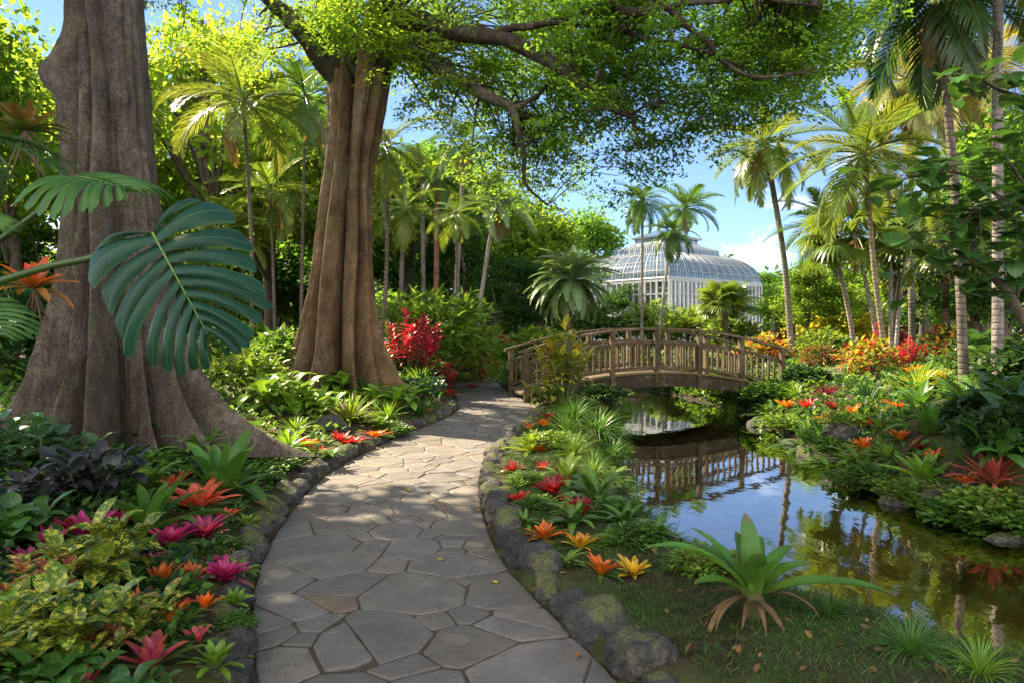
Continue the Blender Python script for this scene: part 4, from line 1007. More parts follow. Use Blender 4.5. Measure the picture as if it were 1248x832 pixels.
# ------------------------------------------------------------------ plants
def stops(cs, t):
    cs = np.asarray(cs, float); x = np.linspace(0, 1, len(cs))
    return np.stack([np.interp(t, x, cs[:, k]) for k in range(3)], 1)
PROFILE = {
    'strap': lambda t: (np.minimum(1, .7 + t * 1.2) * (1 - t ** 3.2) ** .6),
    'lance': lambda t: (np.minimum(1, .55 + 1.6 * t) * (1 - t ** 1.8)),
    'ellip': lambda t: np.sin(PI * np.clip(t, .0, 1) ** .85) ** .75,
    'bract': lambda t: (np.minimum(1, .5 + 1.6 * t) * (1 - t ** 4) ** .7),
    'blade': lambda t: (1 - t ** 1.5),
}
def strip(mb, base, az, e0, e1, L_, W, cs, prof='strap', segs=9, fold=.35, pw=1.2, r=None, twist=0.0, edge=None, rnd=None):
    """one leaf: arching midrib, channelled cross-section of five points"""
    t = np.linspace(0, 1, segs + 1); e = e0 + (e1 - e0) * t ** pw; st = L_ / segs
    a = az + twist * t
    dr = np.concatenate([[0], np.cumsum(np.cos(e[:-1]) * st)]); dz = np.concatenate([[0], np.cumsum(np.sin(e[:-1]) * st)])
    hx, hy = np.cos(az), np.sin(az); bend = .5 * twist * dr
    P = np.stack([base[0] + dr * hx - bend * hy * .5, base[1] + dr * hy + bend * hx * .5, base[2] + dz], 1)
    Sv = np.stack([-np.sin(a), np.cos(a), 0 * a], 1); Nn = np.stack([-np.sin(e) * np.cos(a), -np.sin(e) * np.sin(a), np.cos(e)], 1)
    w = W * PROFILE[prof](t) + .0008
    us = (-1, -.5, 0, .5, 1); V = np.stack([P + Sv * (u * w)[:, None] + Nn * (fold * abs(u) ** 1.4 * w)[:, None] for u in us], 1)
    if r is not None: V[:, (0, 4)] += Nn[:, None] * (r.normal(0, .05, (segs + 1, 2)) * w[:, None])[:, :, None]
    c = stops(cs, t); C = np.repeat(c[:, None], 5, 1)
    if edge is not None: C[:, (0, 4)] = C[:, (0, 4)] * .4 + np.asarray(edge) * .6
    rn = (r.random() if r is not None else .5) if rnd is None else rnd
    LF = np.stack([np.tile(us, (segs + 1, 1)), np.repeat(t[:, None], 5, 1), np.full((segs + 1, 5), rn)], 2)
    i = np.arange(segs)[:, None] * 5; j = np.arange(4)[None]
    mb.add(V.reshape(-1, 3), np.stack([i + j, i + j + 1, i + 5 + j + 1, i + 5 + j], -1).reshape(-1, 4), None, C.reshape(-1, 3), LF.reshape(-1, 3))
def rosette(mb, r, n, L_, W, ein, eout, droop, cs_in, cs_out, prof='strap', segs=8, fold=.35, q0=0.0, q1=1.0, inner=.55, jit=.28, z=0.0, edge=None, n_tot=None, rad=.03):
    for k in range(n):
        q = q0 + (q1 - q0) * (k + .5) / n; e0 = R(ein + (eout - ein) * q + r.normal(0, 5)); e1 = e0 - R(droop * (.35 + .65 * q) * r.uniform(.7, 1.3))
        l = L_ * min(1, inner + (1 - inner) * q * 1.5) * r.uniform(.86, 1.1); az = k * 2.39996 + r.normal(0, .14) + q0 * 9
        c = (np.asarray(cs_in) * (1 - q) + np.asarray(cs_out) * q) * r.uniform(1 - jit, 1 + jit)
        strip(mb, (rad * math.cos(az), rad * math.sin(az), z), az, e0, e1, l, W * r.uniform(.85, 1.1), c, prof, segs, fold, 1.25, r, r.normal(0, .18), edge)
RED = [(.16, .10, .03), (.42, .018, .022), (.50, .03, .03)]; DRED = [(.10, .05, .02), (.20, .010, .016), (.30, .02, .03)]
MAG = [(.16, .03, .05), (.36, .012, .10), (.52, .05, .20)]; ORA = [(.35, .22, .03), (.62, .13, .012), (.62, .16, .02)]
YEL = [(.20, .24, .03), (.62, .40, .02), (.66, .42, .03)]; COR = [(.25, .10, .04), (.50, .09, .05), (.55, .12, .06)]; PNK = [(.22, .06, .05), (.48, .05, .12), (.45, .12, .06)]
GRN = [(.10, .19, .03), (.055, .15, .022), (.07, .165, .025)]; LIM = [(.22, .30, .04), (.14, .26, .025), (.16, .28, .03)]; DGR = [(.05, .10, .02), (.022, .075, .018), (.03, .09, .02)]
YGR = [(.30, .34, .04), (.20, .29, .03), (.13, .24, .025)]; OLV = [(.08, .11, .03), (.07, .13, .03), (.12, .13, .035)]; GRORA = [(.08, .14, .02), (.16, .16, .02), (.50, .12, .012)]
def brom(cols, outer, seed, n_in=24, n_out=14, L_=1.0, W=.095, ein=80, droop=45, prof='bract'):
    r = np.random.default_rng(seed); a, b = MB(), MB()
    rosette(b, r, n_out, L_ * 1.0, W * .95, 45, 8, droop + 12, outer, outer, prof, 8, .4, .45, 1, .7)
    rosette(a, r, n_in, L_ * .9, W, ein, 32, droop, cols, cols, prof, 8, .4, 0, .72, .5)
    A, B = a.mesh('coloured_bracts'), b.mesh('leaves'); A.materials.append(M['petal']); B.materials.append(M['strap'])
    return [('leaves', B), ('coloured_bracts', A)]
def big_brom(seed, cs=GRN, n=17, W=.105, ein=84, eout=12, droop=55, prof='strap', dead=3):
    r = np.random.default_rng(seed); a = MB(); rosette(a, r, n, 1.0, W, ein, eout, droop, cs, cs, prof, 12, .38, 0, 1, .62)
    A = a.mesh('leaves'); A.materials.append(M['strap']); out = [('leaves', A)]
    if dead:
        b = MB(); dc = [(.12, .09, .035), (.20, .12, .05), (.26, .17, .08)]; rosette(b, r, dead, .7, .05, 8, -8, 40, dc, dc, 'lance', 8, .8, .7, 1); B = b.mesh('dead_leaves'); B.materials.append(M['dry']); out.append(('dead_leaves', B))
    return out
def spiky(seed, cs, n=60, W=.026, ein=86, eout=2, droop=45, prof='lance', inner=.6):
    r = np.random.default_rng(seed); a = MB(); rosette(a, r, n, 1.0, W, ein, eout, droop, cs, cs, prof, 7, .5, 0, 1, inner, .25, 0, None, None, .05)
    A = a.mesh('leaves'); A.materials.append(M['strap']); return [('leaves', A)]
def shrub(seed, palette, n=900, size=.2, T=None, hgt=1.0, mat='leaf', stems=7, lumps=9, up=.35, varieg=False):
    """bush of unit half-width: woody stems and lumpy leaf masses with gaps between them"""
    r = np.random.default_rng(seed); a, s = MB(), MB(); T = T or T_leaf(.36, .1)
    for k in range(lumps):
        az = k * 2.4; q = (k + .5) / lumps; rad = math.sqrt(q) * .68
        c = np.array([rad * math.cos(az), rad * math.sin(az), hgt * (.35 + .48 * (1 - q) + r.uniform(-.1, .12))])
        tube(s, catmull([(c[0] * .15, c[1] * .15, -.15), (c[0] * .5, c[1] * .5, c[2] * .45), c], 4), np.linspace(.03, .01, 9), 5, (.10, .08, .05), False)
        m = n // lumps; d = r.normal(size=(m, 3)); d[:, 2] = d[:, 2] * .8 + .15; d /= np.linalg.norm(d, axis=1)[:, None]
        P = c + d * (r.random(m) ** .5)[:, None] * np.array([.42, .42, .34 * hgt]) * r.uniform(.8, 1.2)
        P[:, 2] = np.maximum(P[:, 2], -.02)
        D = d * np.array([1, 1, .5]) + r.normal(0, .45, (m, 3)) + np.array([0, 0, up * .5]); U = np.array([0, 0, 1.]) + r.normal(0, .35, (m, 3)) + d * .4
        scatter(a, T, P, D, U, size * r.uniform(.65, 1.25, m), pal(r, m, palette, .25) * r.uniform(.85, 1.15))
    A, B = a.mesh('foliage'), s.mesh('stems'); A.materials.append(M[mat]); B.materials.append(M['bark']); return [('stems', B), ('foliage', A)]
def leafy(seed, palettes, n_stem=9, whorl=7, L_=.42, W=.11, hgt=.8, mat='gloss', prof='ellip', e0=55, droop=70, lean=.7):
    """stems, each with a spiral of broad leaves (crotons, cordylines, peperomia-like plants)"""
    r = np.random.default_rng(seed); a, s = MB(), MB()
    for k in range(n_stem):
        az = k * 2.4 + r.normal(0, .2); q = math.sqrt((k + .3) / n_stem); tip = np.array([math.cos(az) * q * lean, math.sin(az) * q * lean, hgt * (1 - .45 * q) * r.uniform(.75, 1.15)])
        pts = catmull([(tip[0] * .1, tip[1] * .1, -.1), (tip[0] * .6, tip[1] * .6, tip[2] * .5), tip], 6)
        tube(s, pts, np.linspace(.018, .010, len(pts)), 6, (.10, .13, .04), False)
        pa = palettes[int(r.integers(len(palettes)))]
        for j in range(whorl):
            f = 1 - .55 * (j / whorl); p = np.array([np.interp(f, np.linspace(0, 1, len(pts)), pts[:, c]) for c in range(3)])
            ea = R(e0 - 62 * j / whorl + r.normal(0, 9)); cs = np.asarray(pa) * r.uniform(.75, 1.25)
            strip(a, p, j * 2.4 + az + r.normal(0, .2), ea, ea - R(droop * r.uniform(.6, 1.2)), L_ * r.uniform(.7, 1.12), W * r.uniform(.8, 1.15), cs, prof, 8, .3, 1.3, r, r.normal(0, .15))
    A, B = a.mesh('leaves'), s.mesh('stems'); A.materials.append(M[mat]); B.materials.append(M['stem']); return [('stems', B), ('leaves', A)]
def fern(seed, cs=((.05, .12, .02), (.10, .19, .03)), n=22, droop=75):
    r = np.random.default_rng(seed); fm = [frond_mesh('frond', seed * 7 + k, droop + 15 * k, 30, .17, .017, cs, (75, 60), 20, 5) for k in range(2)]
    a = MB()
    for k in range(n):
        f = fm[k % 2]; co = np.empty(len(f.vertices) * 3, np.float32); f.vertices.foreach_get('co', co); co = co.reshape(-1, 3) * r.uniform(.8, 1.1)
        e = R(r.uniform(30, 82)); az = k * 2.4 + r.normal(0, .2)
        Rm = np.array(Matrix.Rotation(az, 3, 'Z') @ Matrix.Rotation(e, 3, 'X')); c = np.empty(len(f.vertices) * 4, np.float32); f.color_attributes['Col'].data.foreach_get('color', c)
        qs = np.array([tuple(p.vertices) for p in f.polygons if len(p.vertices) == 4]); a.add(co @ Rm.T, qs, None, c.reshape(-1, 4)[:, :3] * r.uniform(.8, 1.2))
    A = a.mesh('fronds'); A.materials.append(M['strap']); return [('fronds', A)]

KIT = {
    'green_brom': [big_brom(201), big_brom(202, n=15, eout=18)], 'lime_brom': [big_brom(203, YGR, 18, .10, dead=0), big_brom(204, LIM, 20, .10, dead=2)], 'dark_brom': [big_brom(205, DGR, 18, .085, dead=2)],
    'red': [brom(RED, GRORA, 211), brom(RED, GRN, 212, 26, 10), brom(RED, OLV, 312, 20, 14, W=.07, ein=70, droop=75), brom(RED, GRORA, 313, 34, 8, W=.075, ein=86, droop=20)], 'dark_red': [brom(DRED, OLV, 213), brom(DRED, GRN, 214, 28, 9)], 'magenta': [brom(MAG, [(.10, .06, .04), (.20, .06, .06), (.30, .14, .10)], 215, 34, 12, W=.12), brom(MAG, OLV, 216, 30, 10, W=.12), brom([(.14, .05, .05), (.28, .012, .07), (.40, .06, .16)], GRN, 316, 40, 12, W=.085, droop=65), brom(MAG, OLV, 317, 22, 14, W=.10, ein=86, droop=25)],
    'orange': [brom(ORA, GRORA, 217), brom(ORA, GRN, 218, 22, 11), brom(ORA, OLV, 318, 30, 12, W=.07, ein=75, droop=65), brom([(.3, .26, .04), (.55, .22, .03), (.60, .10, .015)], GRN, 319, 18, 14, W=.085, ein=86, droop=25)], 'yellow': [brom(YEL, YGR, 219), brom(YEL, GRN, 220, 22, 11), brom([(.3, .3, .04), (.58, .34, .02), (.6, .22, .02)], GRN, 320, 28, 12, W=.075, droop=60)], 'coral': [brom(COR, OLV, 221, 30, 10, droop=60)], 'pink': [brom(PNK, OLV, 222, 10, 8, W=.13)],
    'lime': [brom(LIM, LIM, 223, 16, 8, W=.11)], 'tube': [brom(ORA, GRORA, 224, 28, 4, W=.12, ein=86, droop=8)],
    'agave': [spiky(231, YGR, 46, .04, droop=35)], 'dark_spiky': [spiky(232, DGR, 70, .022, 88, 25, 15)], 'spiky': [spiky(233, LIM, 60, .03, droop=60)], 'purple_spiky': [spiky(234, [(.10, .02, .02), (.16, .012, .02), (.12, .03, .03)], 50, .03, 88, 10, 40)],
    'red_spiky': [spiky(235, [(.16, .10, .04), (.30, .05, .05), (.34, .10, .07)], 44, .05, 80, 5, 45, 'strap')],
    'tuft': [spiky(236, GRN, 150, .012, 86, 15, 120, 'blade', .75), spiky(237, [(.08, .17, .03), (.06, .15, .03), (.09, .19, .04)], 150, .013, 86, 12, 110, 'blade', .7)], 'lime_tuft': [spiky(238, LIM, 120, .014, 88, 20, 110, 'blade', .7)],
    'fern': [fern(241), fern(242)], 'lime_fern': [fern(243, ((.11, .19, .03), (.18, .25, .04)))],
    'yellow_bush': [shrub(251, [(.34, .33, .03), (.24, .28, .03), (.40, .30, .03)], 1000, .2)], 'lime_bush': [shrub(252, G_YEL + G_LIGHT[:1], 1000, .18), shrub(253, G_LIGHT, 1000, .18)], 'green_bush': [shrub(254, G_MID + G_LIGHT[:1], 1000, .17), shrub(255, G_MID, 1000, .2)],
    'dark_bush': [shrub(256, G_DARK + G_MID[:1], 1000, .18), shrub(257, G_DARK, 900, .22)], 'red_bush': [shrub(258, [(.34, .02, .035), (.46, .03, .06), (.24, .015, .03), (.10, .06, .02)], 900, .22, T_leaf(.25, .1), mat='petal')], 'orange_bush': [shrub(259, [(.27, .085, .035), (.15, .17, .03), (.10, .16, .025), (.28, .035, .05), (.08, .14, .02), (.12, .18, .03)], 1100, .2, T_leaf(.25, .1), mat='petal')],
    'mixed_bush': [shrub(260, [(.10, .15, .02), (.34, .06, .03), (.30, .20, .03), (.20, .23, .03)], 900, .18)], 'plume_bush': [shrub(261, G_YEL[:2] + G_LIGHT, 2600, .19, T_leaf(.17, .05), 1.15)],
    'croton': [leafy(271, [[(.035, .10, .018), (.04, .12, .018), (.045, .12, .018)], [(.12, .17, .02), (.08, .15, .02), (.06, .14, .018)]], 9, 9, .42, .115, .75, 'varieg'), leafy(272, [[(.05, .11, .02), (.05, .13, .02), (.06, .14, .02)], [(.10, .16, .02), (.08, .16, .02), (.30, .12, .08)]], 8, 8, .45, .12, .7, 'varieg')],
    'tall_croton': [leafy(273, [[(.36, .30, .03), (.26, .27, .03), (.14, .20, .02)], [(.10, .17, .02), (.14, .21, .02), (.30, .26, .03)], [(.45, .16, .02), (.30, .20, .02), (.2, .2, .02)]], 22, 12, .34, .055, 1.7, 'varieg', 'ellip', 65, 60, .55)],
    'croton_red': [leafy(274, [[(.30, .05, .05), (.24, .06, .05), (.12, .12, .03)], [(.10, .14, .02), (.08, .14, .02), (.3, .1, .07)]], 8, 8, .42, .10, .7, 'varieg')],
    'teal_leafy': [leafy(275, [[(.05, .11, .05), (.035, .095, .045), (.04, .10, .045)], [(.04, .10, .03), (.05, .12, .04), (.05, .12, .05)]], 9, 8, .34, .10, .8, 'gloss')],
    'purple_leafy': [leafy(276, [[(.02, .018, .025), (.03, .022, .035), (.035, .03, .05)], [(.02, .03, .025), (.025, .03, .04), (.04, .04, .06)]], 11, 8, .36, .10, .7, 'gloss')],
    'broad_leafy': [leafy(277, [[(.05, .13, .02), (.04, .12, .02), (.05, .14, .02)]], 8, 6, .55, .15, .6, 'gloss'), leafy(278, [[(.03, .085, .02), (.03, .09, .02), (.04, .10, .025)]], 10, 6, .5, .15, .7, 'gloss')],
    'lime_leafy': [leafy(279, [[(.15, .25, .025), (.12, .23, .02), (.16, .27, .03)]], 9, 6, .5, .14, .6, 'gloss')],
    'cordyline': [leafy(280, [[(.28, .012, .03), (.46, .02, .06), (.50, .05, .09)], [(.20, .012, .02), (.38, .02, .05), (.46, .04, .08)]], 18, 20, .25, .038, 1.25, 'petal', 'lance', 75, 80, .6)],
    'red_column': [leafy(281, [[(.26, .012, .03), (.46, .02, .05), (.50, .06, .10)]], 4, 40, .30, .055, 2.3, 'petal', 'lance', 70, 80, .16)],
    'dark_big': [leafy(282, [[(.025, .075, .018), (.03, .085, .02), (.04, .10, .02)], [(.04, .11, .02), (.05, .12, .025), (.05, .13, .03)]], 12, 6, .62, .17, 1.0, 'gloss')],
    'flower_spike': [leafy(283, [[(.60, .20, .02), (.62, .15, .015), (.55, .10, .02)]], 3, 16, .22, .03, 2.4, 'petal', 'lance', 60, 60, .25)],
}
CLEAR = []
BROMS = {'red', 'orange', 'yellow', 'magenta', 'coral', 'dark_red', 'pink', 'lime', 'tube', 'green_brom', 'lime_brom'}
def plant(kind, x, y, span, label, cat='plant', group=None, name=None, sc_z=1.0, dz=0.0, loc=None):
    if any(w in label for w in ('cushion', 'creeping', 'mound')): sc_z = .55
    span *= GROW.get(kind, 1.22)
    """x, y: photo pixel of the foot; span: its width in photo pixels"""
    p = ground(x, y) if loc is None else np.asarray(loc, float); s = span / 832 * p[1] / 2
    t = thing(name or NAMES.get(kind, 'bromeliad'), label, cat, (p[0], p[1], p[2] - .01 + dz), random.uniform(0, 6.28), (s, s, s * sc_z * random.uniform(.85, 1.12)), group)
    if kind in BROMS: t.rotation_euler = (random.gauss(0, .13), random.gauss(0, .13), random.uniform(0, 6.28))
    for nm, me in random.choice(KIT[kind]): obj(nm, me, t)
    if t.name.startswith(('bromeliad', 'agave')): CLEAR.append((p[0], p[1], s * .62))
    return t
GROW = {'croton': 1.1, 'croton_red': 1.1, 'green_brom': 1.1, 'tuft': 1.25, 'lime_tuft': 1.3, 'fern': 1.25, 'red': 1.15, 'orange': 1.15, 'yellow': 1.12, 'dark_red': 1.15, 'magenta': 1.05, 'coral': 1.05, 'pink': 1.15, 'cordyline': 1.3}
NAMES = {k: n for n, ks in {
    'agave_plant': ('agave', 'spiky', 'dark_spiky', 'purple_spiky', 'red_spiky'), 'grass_clump': ('tuft', 'lime_tuft'), 'fern': ('fern', 'lime_fern'),
    'shrub': ('yellow_bush', 'lime_bush', 'green_bush', 'dark_bush', 'red_bush', 'orange_bush', 'mixed_bush', 'plume_bush'), 'croton_plant': ('croton', 'tall_croton', 'croton_red'),
    'leafy_plant': ('teal_leafy', 'purple_leafy', 'broad_leafy', 'lime_leafy', 'dark_big'), 'cordyline_plant': ('cordyline', 'red_column'), 'flower_spike': ('flower_spike',)}.items() for k in ks}

BEDL, STRIP, BANK = 'bromeliads in the bed below the giant trees', 'bromeliads on the strip between path and pond', 'bromeliads on the far pond bank'
# --- bed below the giant trees
for a in [
    ('green_brom', 183, 652, 172, 'strap-leaved green bromeliad rising above the magenta rosettes', BEDL),
    ('green_brom', 272, 602, 190, 'large green bromeliad against the kerb under the grey trunk', BEDL),
    ('dark_brom', 196, 548, 105, 'dark green spiky bromeliad at the foot of the grey trunk', BEDL),
    ('coral', 242, 622, 118, 'coral red bromeliad half hidden behind the big green straps', BEDL),
    ('coral', 205, 602, 90, 'dull red bromeliad in the gloom between the green straps', BEDL),
    ('magenta', 206, 668, 84, 'magenta bromeliad just under the strap-leaved green one', BEDL),
    ('magenta', 248, 660, 92, 'bright magenta bromeliad with pale tips leaning to the kerb', BEDL),
    ('magenta', 272, 708, 76, 'crimson-magenta bromeliad on a short stem beside kerb rock', BEDL),
    ('magenta', 102, 658, 100, 'magenta bromeliad poking out behind the yellow-veined croton', BEDL),
    ('magenta', 60, 672, 80, 'dusky magenta bromeliad by the broad leaves at the frame edge', BEDL),
    ('tube', 198, 712, 60, 'orange cup-shaped bromeliad beside the croton leaves', BEDL),
    ('tube', 232, 708, 56, 'upright orange bromeliad between orange cup and crimson rosette', BEDL),
    ('orange', 205, 764, 84, 'orange and green mottled bromeliad above the pinkish red star', BEDL),
    ('pink', 182, 818, 112, 'pinkish red star bromeliad with few broad leaves', BEDL),
    ('lime', 262, 812, 84, 'lime green rosette beside the kerb near the red star', BEDL),
    ('pink', 100, 848, 96, 'pink-tipped bromeliad cut by the bottom of the picture', BEDL),
    ('coral', 205, 858, 70, 'orange-pink bromeliad tips at the bottom picture edge', BEDL),
    ('lime', 258, 858, 52, 'small lime rosette at the bottom edge by the kerb', BEDL),
    ('red', 70, 650, 62, 'red-orange bromeliad tucked over the magenta one', BEDL),
    ('red', 430, 540, 56, 'scarlet bromeliad cushion by the kerb in sunlight', BEDL),
    ('red', 414, 536, 46, 'deep red bromeliad merging with the scarlet cushion', BEDL),
    ('orange', 457, 532, 48, 'orange-red bromeliad next to the scarlet cushion', BEDL),
    ('orange', 420, 506, 36, 'small orange flower rosette among the bright straps', BEDL),
    ('orange', 486, 500, 36, 'orange flower rosette higher up the kerb', BEDL),
    ('red', 548, 482, 24, 'small red rosette at the kerb bend', BEDL),
    ('red', 576, 474, 24, 'tiny red rosette by the far kerb', BEDL),
    ('agave', 425, 512, 96, 'bright spiky agave-like plant below the spreading tree', None),
    ('spiky', 512, 470, 66, 'yellow-green fountain plant under the crimson bushes', None),
    ('spiky', 472, 512, 62, 'arching green strappy plant beside the orange rosette', None),
    ('tuft', 512, 506, 60, 'dark green grassy clump hugging the kerb bend', None),
    ('dark_spiky', 443, 482, 50, 'feathery dark dracaena at the spreading tree foot', None),
    ('spiky', 360, 525, 56, 'small strappy plant beside the grey tree root tip', None),
    ('fern', 222, 770, 62, 'small bright fern between orange and lime rosettes', None),
    ('fern', 322, 585, 50, 'little fern near the kerb in shade', None),
    ('fern', 285, 668, 46, 'tiny fern beside mossy kerb rock', None),
]: plant(a[0], a[1], a[2], a[3], a[4], 'fern' if a[0] == 'fern' else 'bromeliad' if a[5] else 'plant', a[5])
for a in [
    ('croton', 120, 716, 170, 'yellow-veined croton bush spreading in the shady bed'),
    ('croton', 60, 800, 190, 'large variegated croton at the picture corner'),
    ('croton', 165, 775, 130, 'croton with green mottled leaves above the red star'),
    ('croton_red', 45, 735, 130, 'croton with pinkish leaves by the frame edge'),
    ('croton_red', 120, 800, 110, 'croton with a coppery leaf among green ones'),
    ('lime_leafy', 5, 770, 120, 'lime green broad-leaved plant at the frame edge'),
    ('broad_leafy', 18, 662, 120, 'broad green leaves pushing in beside the magenta rosette'),
    ('broad_leafy', 70, 850, 120, 'broad green leafy plant along the bottom edge'),
    ('broad_leafy', 150, 880, 120, 'dark green leafy plant below the pink-tipped bromeliad'),
    ('teal_leafy', 52, 575, 150, 'bluish green oval-leaved shrub beside the grey trunk'),
    ('teal_leafy', -10, 560, 120, 'bluish green shrub cut by the frame edge'),
    ('purple_leafy', 105, 612, 150, 'blackish purple leafy plant in the deep shade'),
    ('purple_leafy', 30, 628, 130, 'purple-black foliage under the bluish shrub'),
    ('dark_big', -30, 470, 130, 'big glossy leaves hanging in at the frame edge'),
    ('lime_bush', 300, 486, 90, 'bright green leafy bush at the grey root end'),
    ('lime_leafy', 335, 500, 100, 'shiny lime-leaved plant between the two giant trees'),
    ('lime_leafy', 378, 506, 84, 'light green broad-leaved plant before the spreading buttress'),
    ('lime_leafy', 478, 498, 74, 'bright leafy plant at the spreading tree foot'),
    ('green_bush', 345, 462, 90, 'green bush in the sun behind the spreading buttress'),
    ('lime_bush', 290, 446, 90, 'yellow-green bush lit in the gap between the trees'),
    ('teal_leafy', 520, 488, 70, 'blue-green wavy-leaved plant on the kerb bend'),
    ('lime_bush', 540, 470, 62, 'yellow-green mound spilling to the kerb bend'),
    ('green_bush', 500, 460, 70, 'green mound beside the fountain plant'),
    ('plume_bush', 500, 398, 80, 'light feathery bush close to the spreading trunk'),
    ('mixed_bush', 578, 466, 62, 'dark red and green low bush at the far kerb'),
    ('green_bush', 566, 452, 70, 'round green bush where the path bends away'),
    ('red_bush', 596, 436, 46, 'orange-red bush in the shade past the path bend'),
    ('orange_bush', 622, 424, 26, 'small orange bush under the dark trees'),
    ('lime_bush', 650, 440, 60, 'sunny green bush behind the bridge end'),
    ('green_bush', 602, 446, 50, 'dark green bush beside the far path'),
    ('lime_bush', 622, 471, 44, 'low lime-yellow bush at the bridge entrance'),
]: plant(*a, cat='shrub')
for k, X, Y, sp, lab in [('cordyline', -2.28, 15.2, 96, 'crimson cordyline bush beside the spreading trunk'), ('cordyline', -1.62, 15.8, 52, 'smaller crimson cordyline bush beside the path'), ('cordyline', -2.15, 16.6, 58, 'topmost crimson cordyline head above the feathery bush'), ('plume_bush', -2.1, 18.6, 150, 'feathery yellow-green bush behind the crimson cordylines')]:
    plant(k, 0, 0, sp, lab, 'shrub', loc=(X, Y, gz(X, Y) + (.55 if 'topmost' in lab else 0)))
for a in [
    ('magenta', 180, 690, 62, 'small magenta bromeliad between croton and orange cup'), ('magenta', 150, 640, 66, 'plum magenta bromeliad under the tips of the strap-leaved one'), ('magenta', 262, 690, 52, 'small magenta rosette against the kerb under the bright one'), ('orange', 170, 735, 58, 'orange bromeliad showing through the croton leaves'), ('coral', 275, 636, 62, 'coral bromeliad leaning over the kerb rocks'), ('red', 225, 745, 50, 'little red rosette under the upright orange bromeliad'),
    ('tube', 250, 742, 44, 'small orange cup rosette beside the kerb fern'), ('pink', 240, 784, 60, 'small pink star close to the lime green rosette'), ('dark_red', 140, 672, 60, 'dark red rosette among croton stems'), ('magenta', 30, 690, 70, 'magenta bromeliad glowing low by the frame edge'), ('lime', 300, 640, 40, 'tiny lime rosette on the mossy kerb rocks'), ('lime', 285, 735, 46, 'lime rosette beside the crimson-magenta one'),
    ('dark_brom', 130, 590, 90, 'dark strap bromeliad in front of the purple leaves'), ('green_brom', 330, 560, 90, 'mid-green bromeliad at the tip of the grey root'), ('red', 390, 552, 40, 'small scarlet rosette lower down the sunny kerb'), ('orange', 375, 545, 40, 'orange rosette beside the tan stump-like rock'), ('red', 500, 520, 30, 'small crimson rosette on the kerb below the grassy clump'), ('orange', 520, 505, 26, 'tiny orange rosette at the upper kerb'), ('lime_brom', 350, 548, 64, 'yellow-green strap plant behind the sunny kerb'), ('lime', 462, 520, 40, 'lime rosette behind the orange-red bromeliad'),
]: plant(a[0], a[1], a[2], a[3], a[4], 'bromeliad', BEDL)
for a in [('fern', 300, 610, 66, 'dark fern along the kerb in the shade'), ('fern', 290, 700, 50, 'small fern hugging the kerb by the crimson-magenta rosette'), ('green_bush', 330, 575, 60, 'low green cushion on the kerb edge'), ('fern', 400, 560, 50, 'fern drooping over the sunlit kerb'), ('green_bush', 285, 765, 50, 'leafy cushion over the near kerb'), ('fern', 180, 600, 90, 'fern in the dark under the grey trunk'), ('fern', 240, 560, 90, 'fern against the grey buttress'), ('lime_fern', 440, 515, 60, 'light fern behind the scarlet cushion'), ('green_bush', 480, 530, 44, 'mossy cushion on the kerb curve'), ('lime_leafy', 410, 480, 70, 'glossy light plant against the spreading buttress'), ('lime_tuft', 455, 492, 56, 'yellow-green grassy tuft under the spreading trunk')]: plant(*a, cat='fern' if 'fern' in a[0] else 'plant')
# --- strip between the path and the pond
for a in [
    ('red', 626, 574, 36, 'red star bromeliad first behind the sunlit kerb'), ('red', 634, 612, 40, 'red bromeliad hugging the kerb in half shade'), ('dark_red', 676, 604, 74, 'dark red bromeliad with long green leaves'),
    ('red', 662, 572, 32, 'small red rosette beside the lime strappy plant'), ('dark_red', 706, 630, 72, 'wine red bromeliad with yellow tips above the orange pair'), ('orange', 664, 656, 58, 'orange bromeliad close to the kerb rocks'),
    ('yellow', 706, 668, 66, 'golden yellow bromeliad beside the kerbside orange one'), ('orange', 733, 700, 66, 'vivid orange bromeliad paired with a yellow one'), ('yellow', 772, 702, 66, 'yellow bromeliad nearest the big green plant'),
    ('orange', 656, 550, 34, 'orange and lime bromeliad farther up the strip'), ('orange', 645, 524, 26, 'small orange rosette near the bridge end'), ('dark_red', 668, 510, 28, 'dark red rosette under the tall croton'), ('orange', 664, 520, 30, 'rusty orange rosette below the tall croton'),
]: plant(a[0], a[1], a[2], a[3], a[4], 'bromeliad', STRIP)
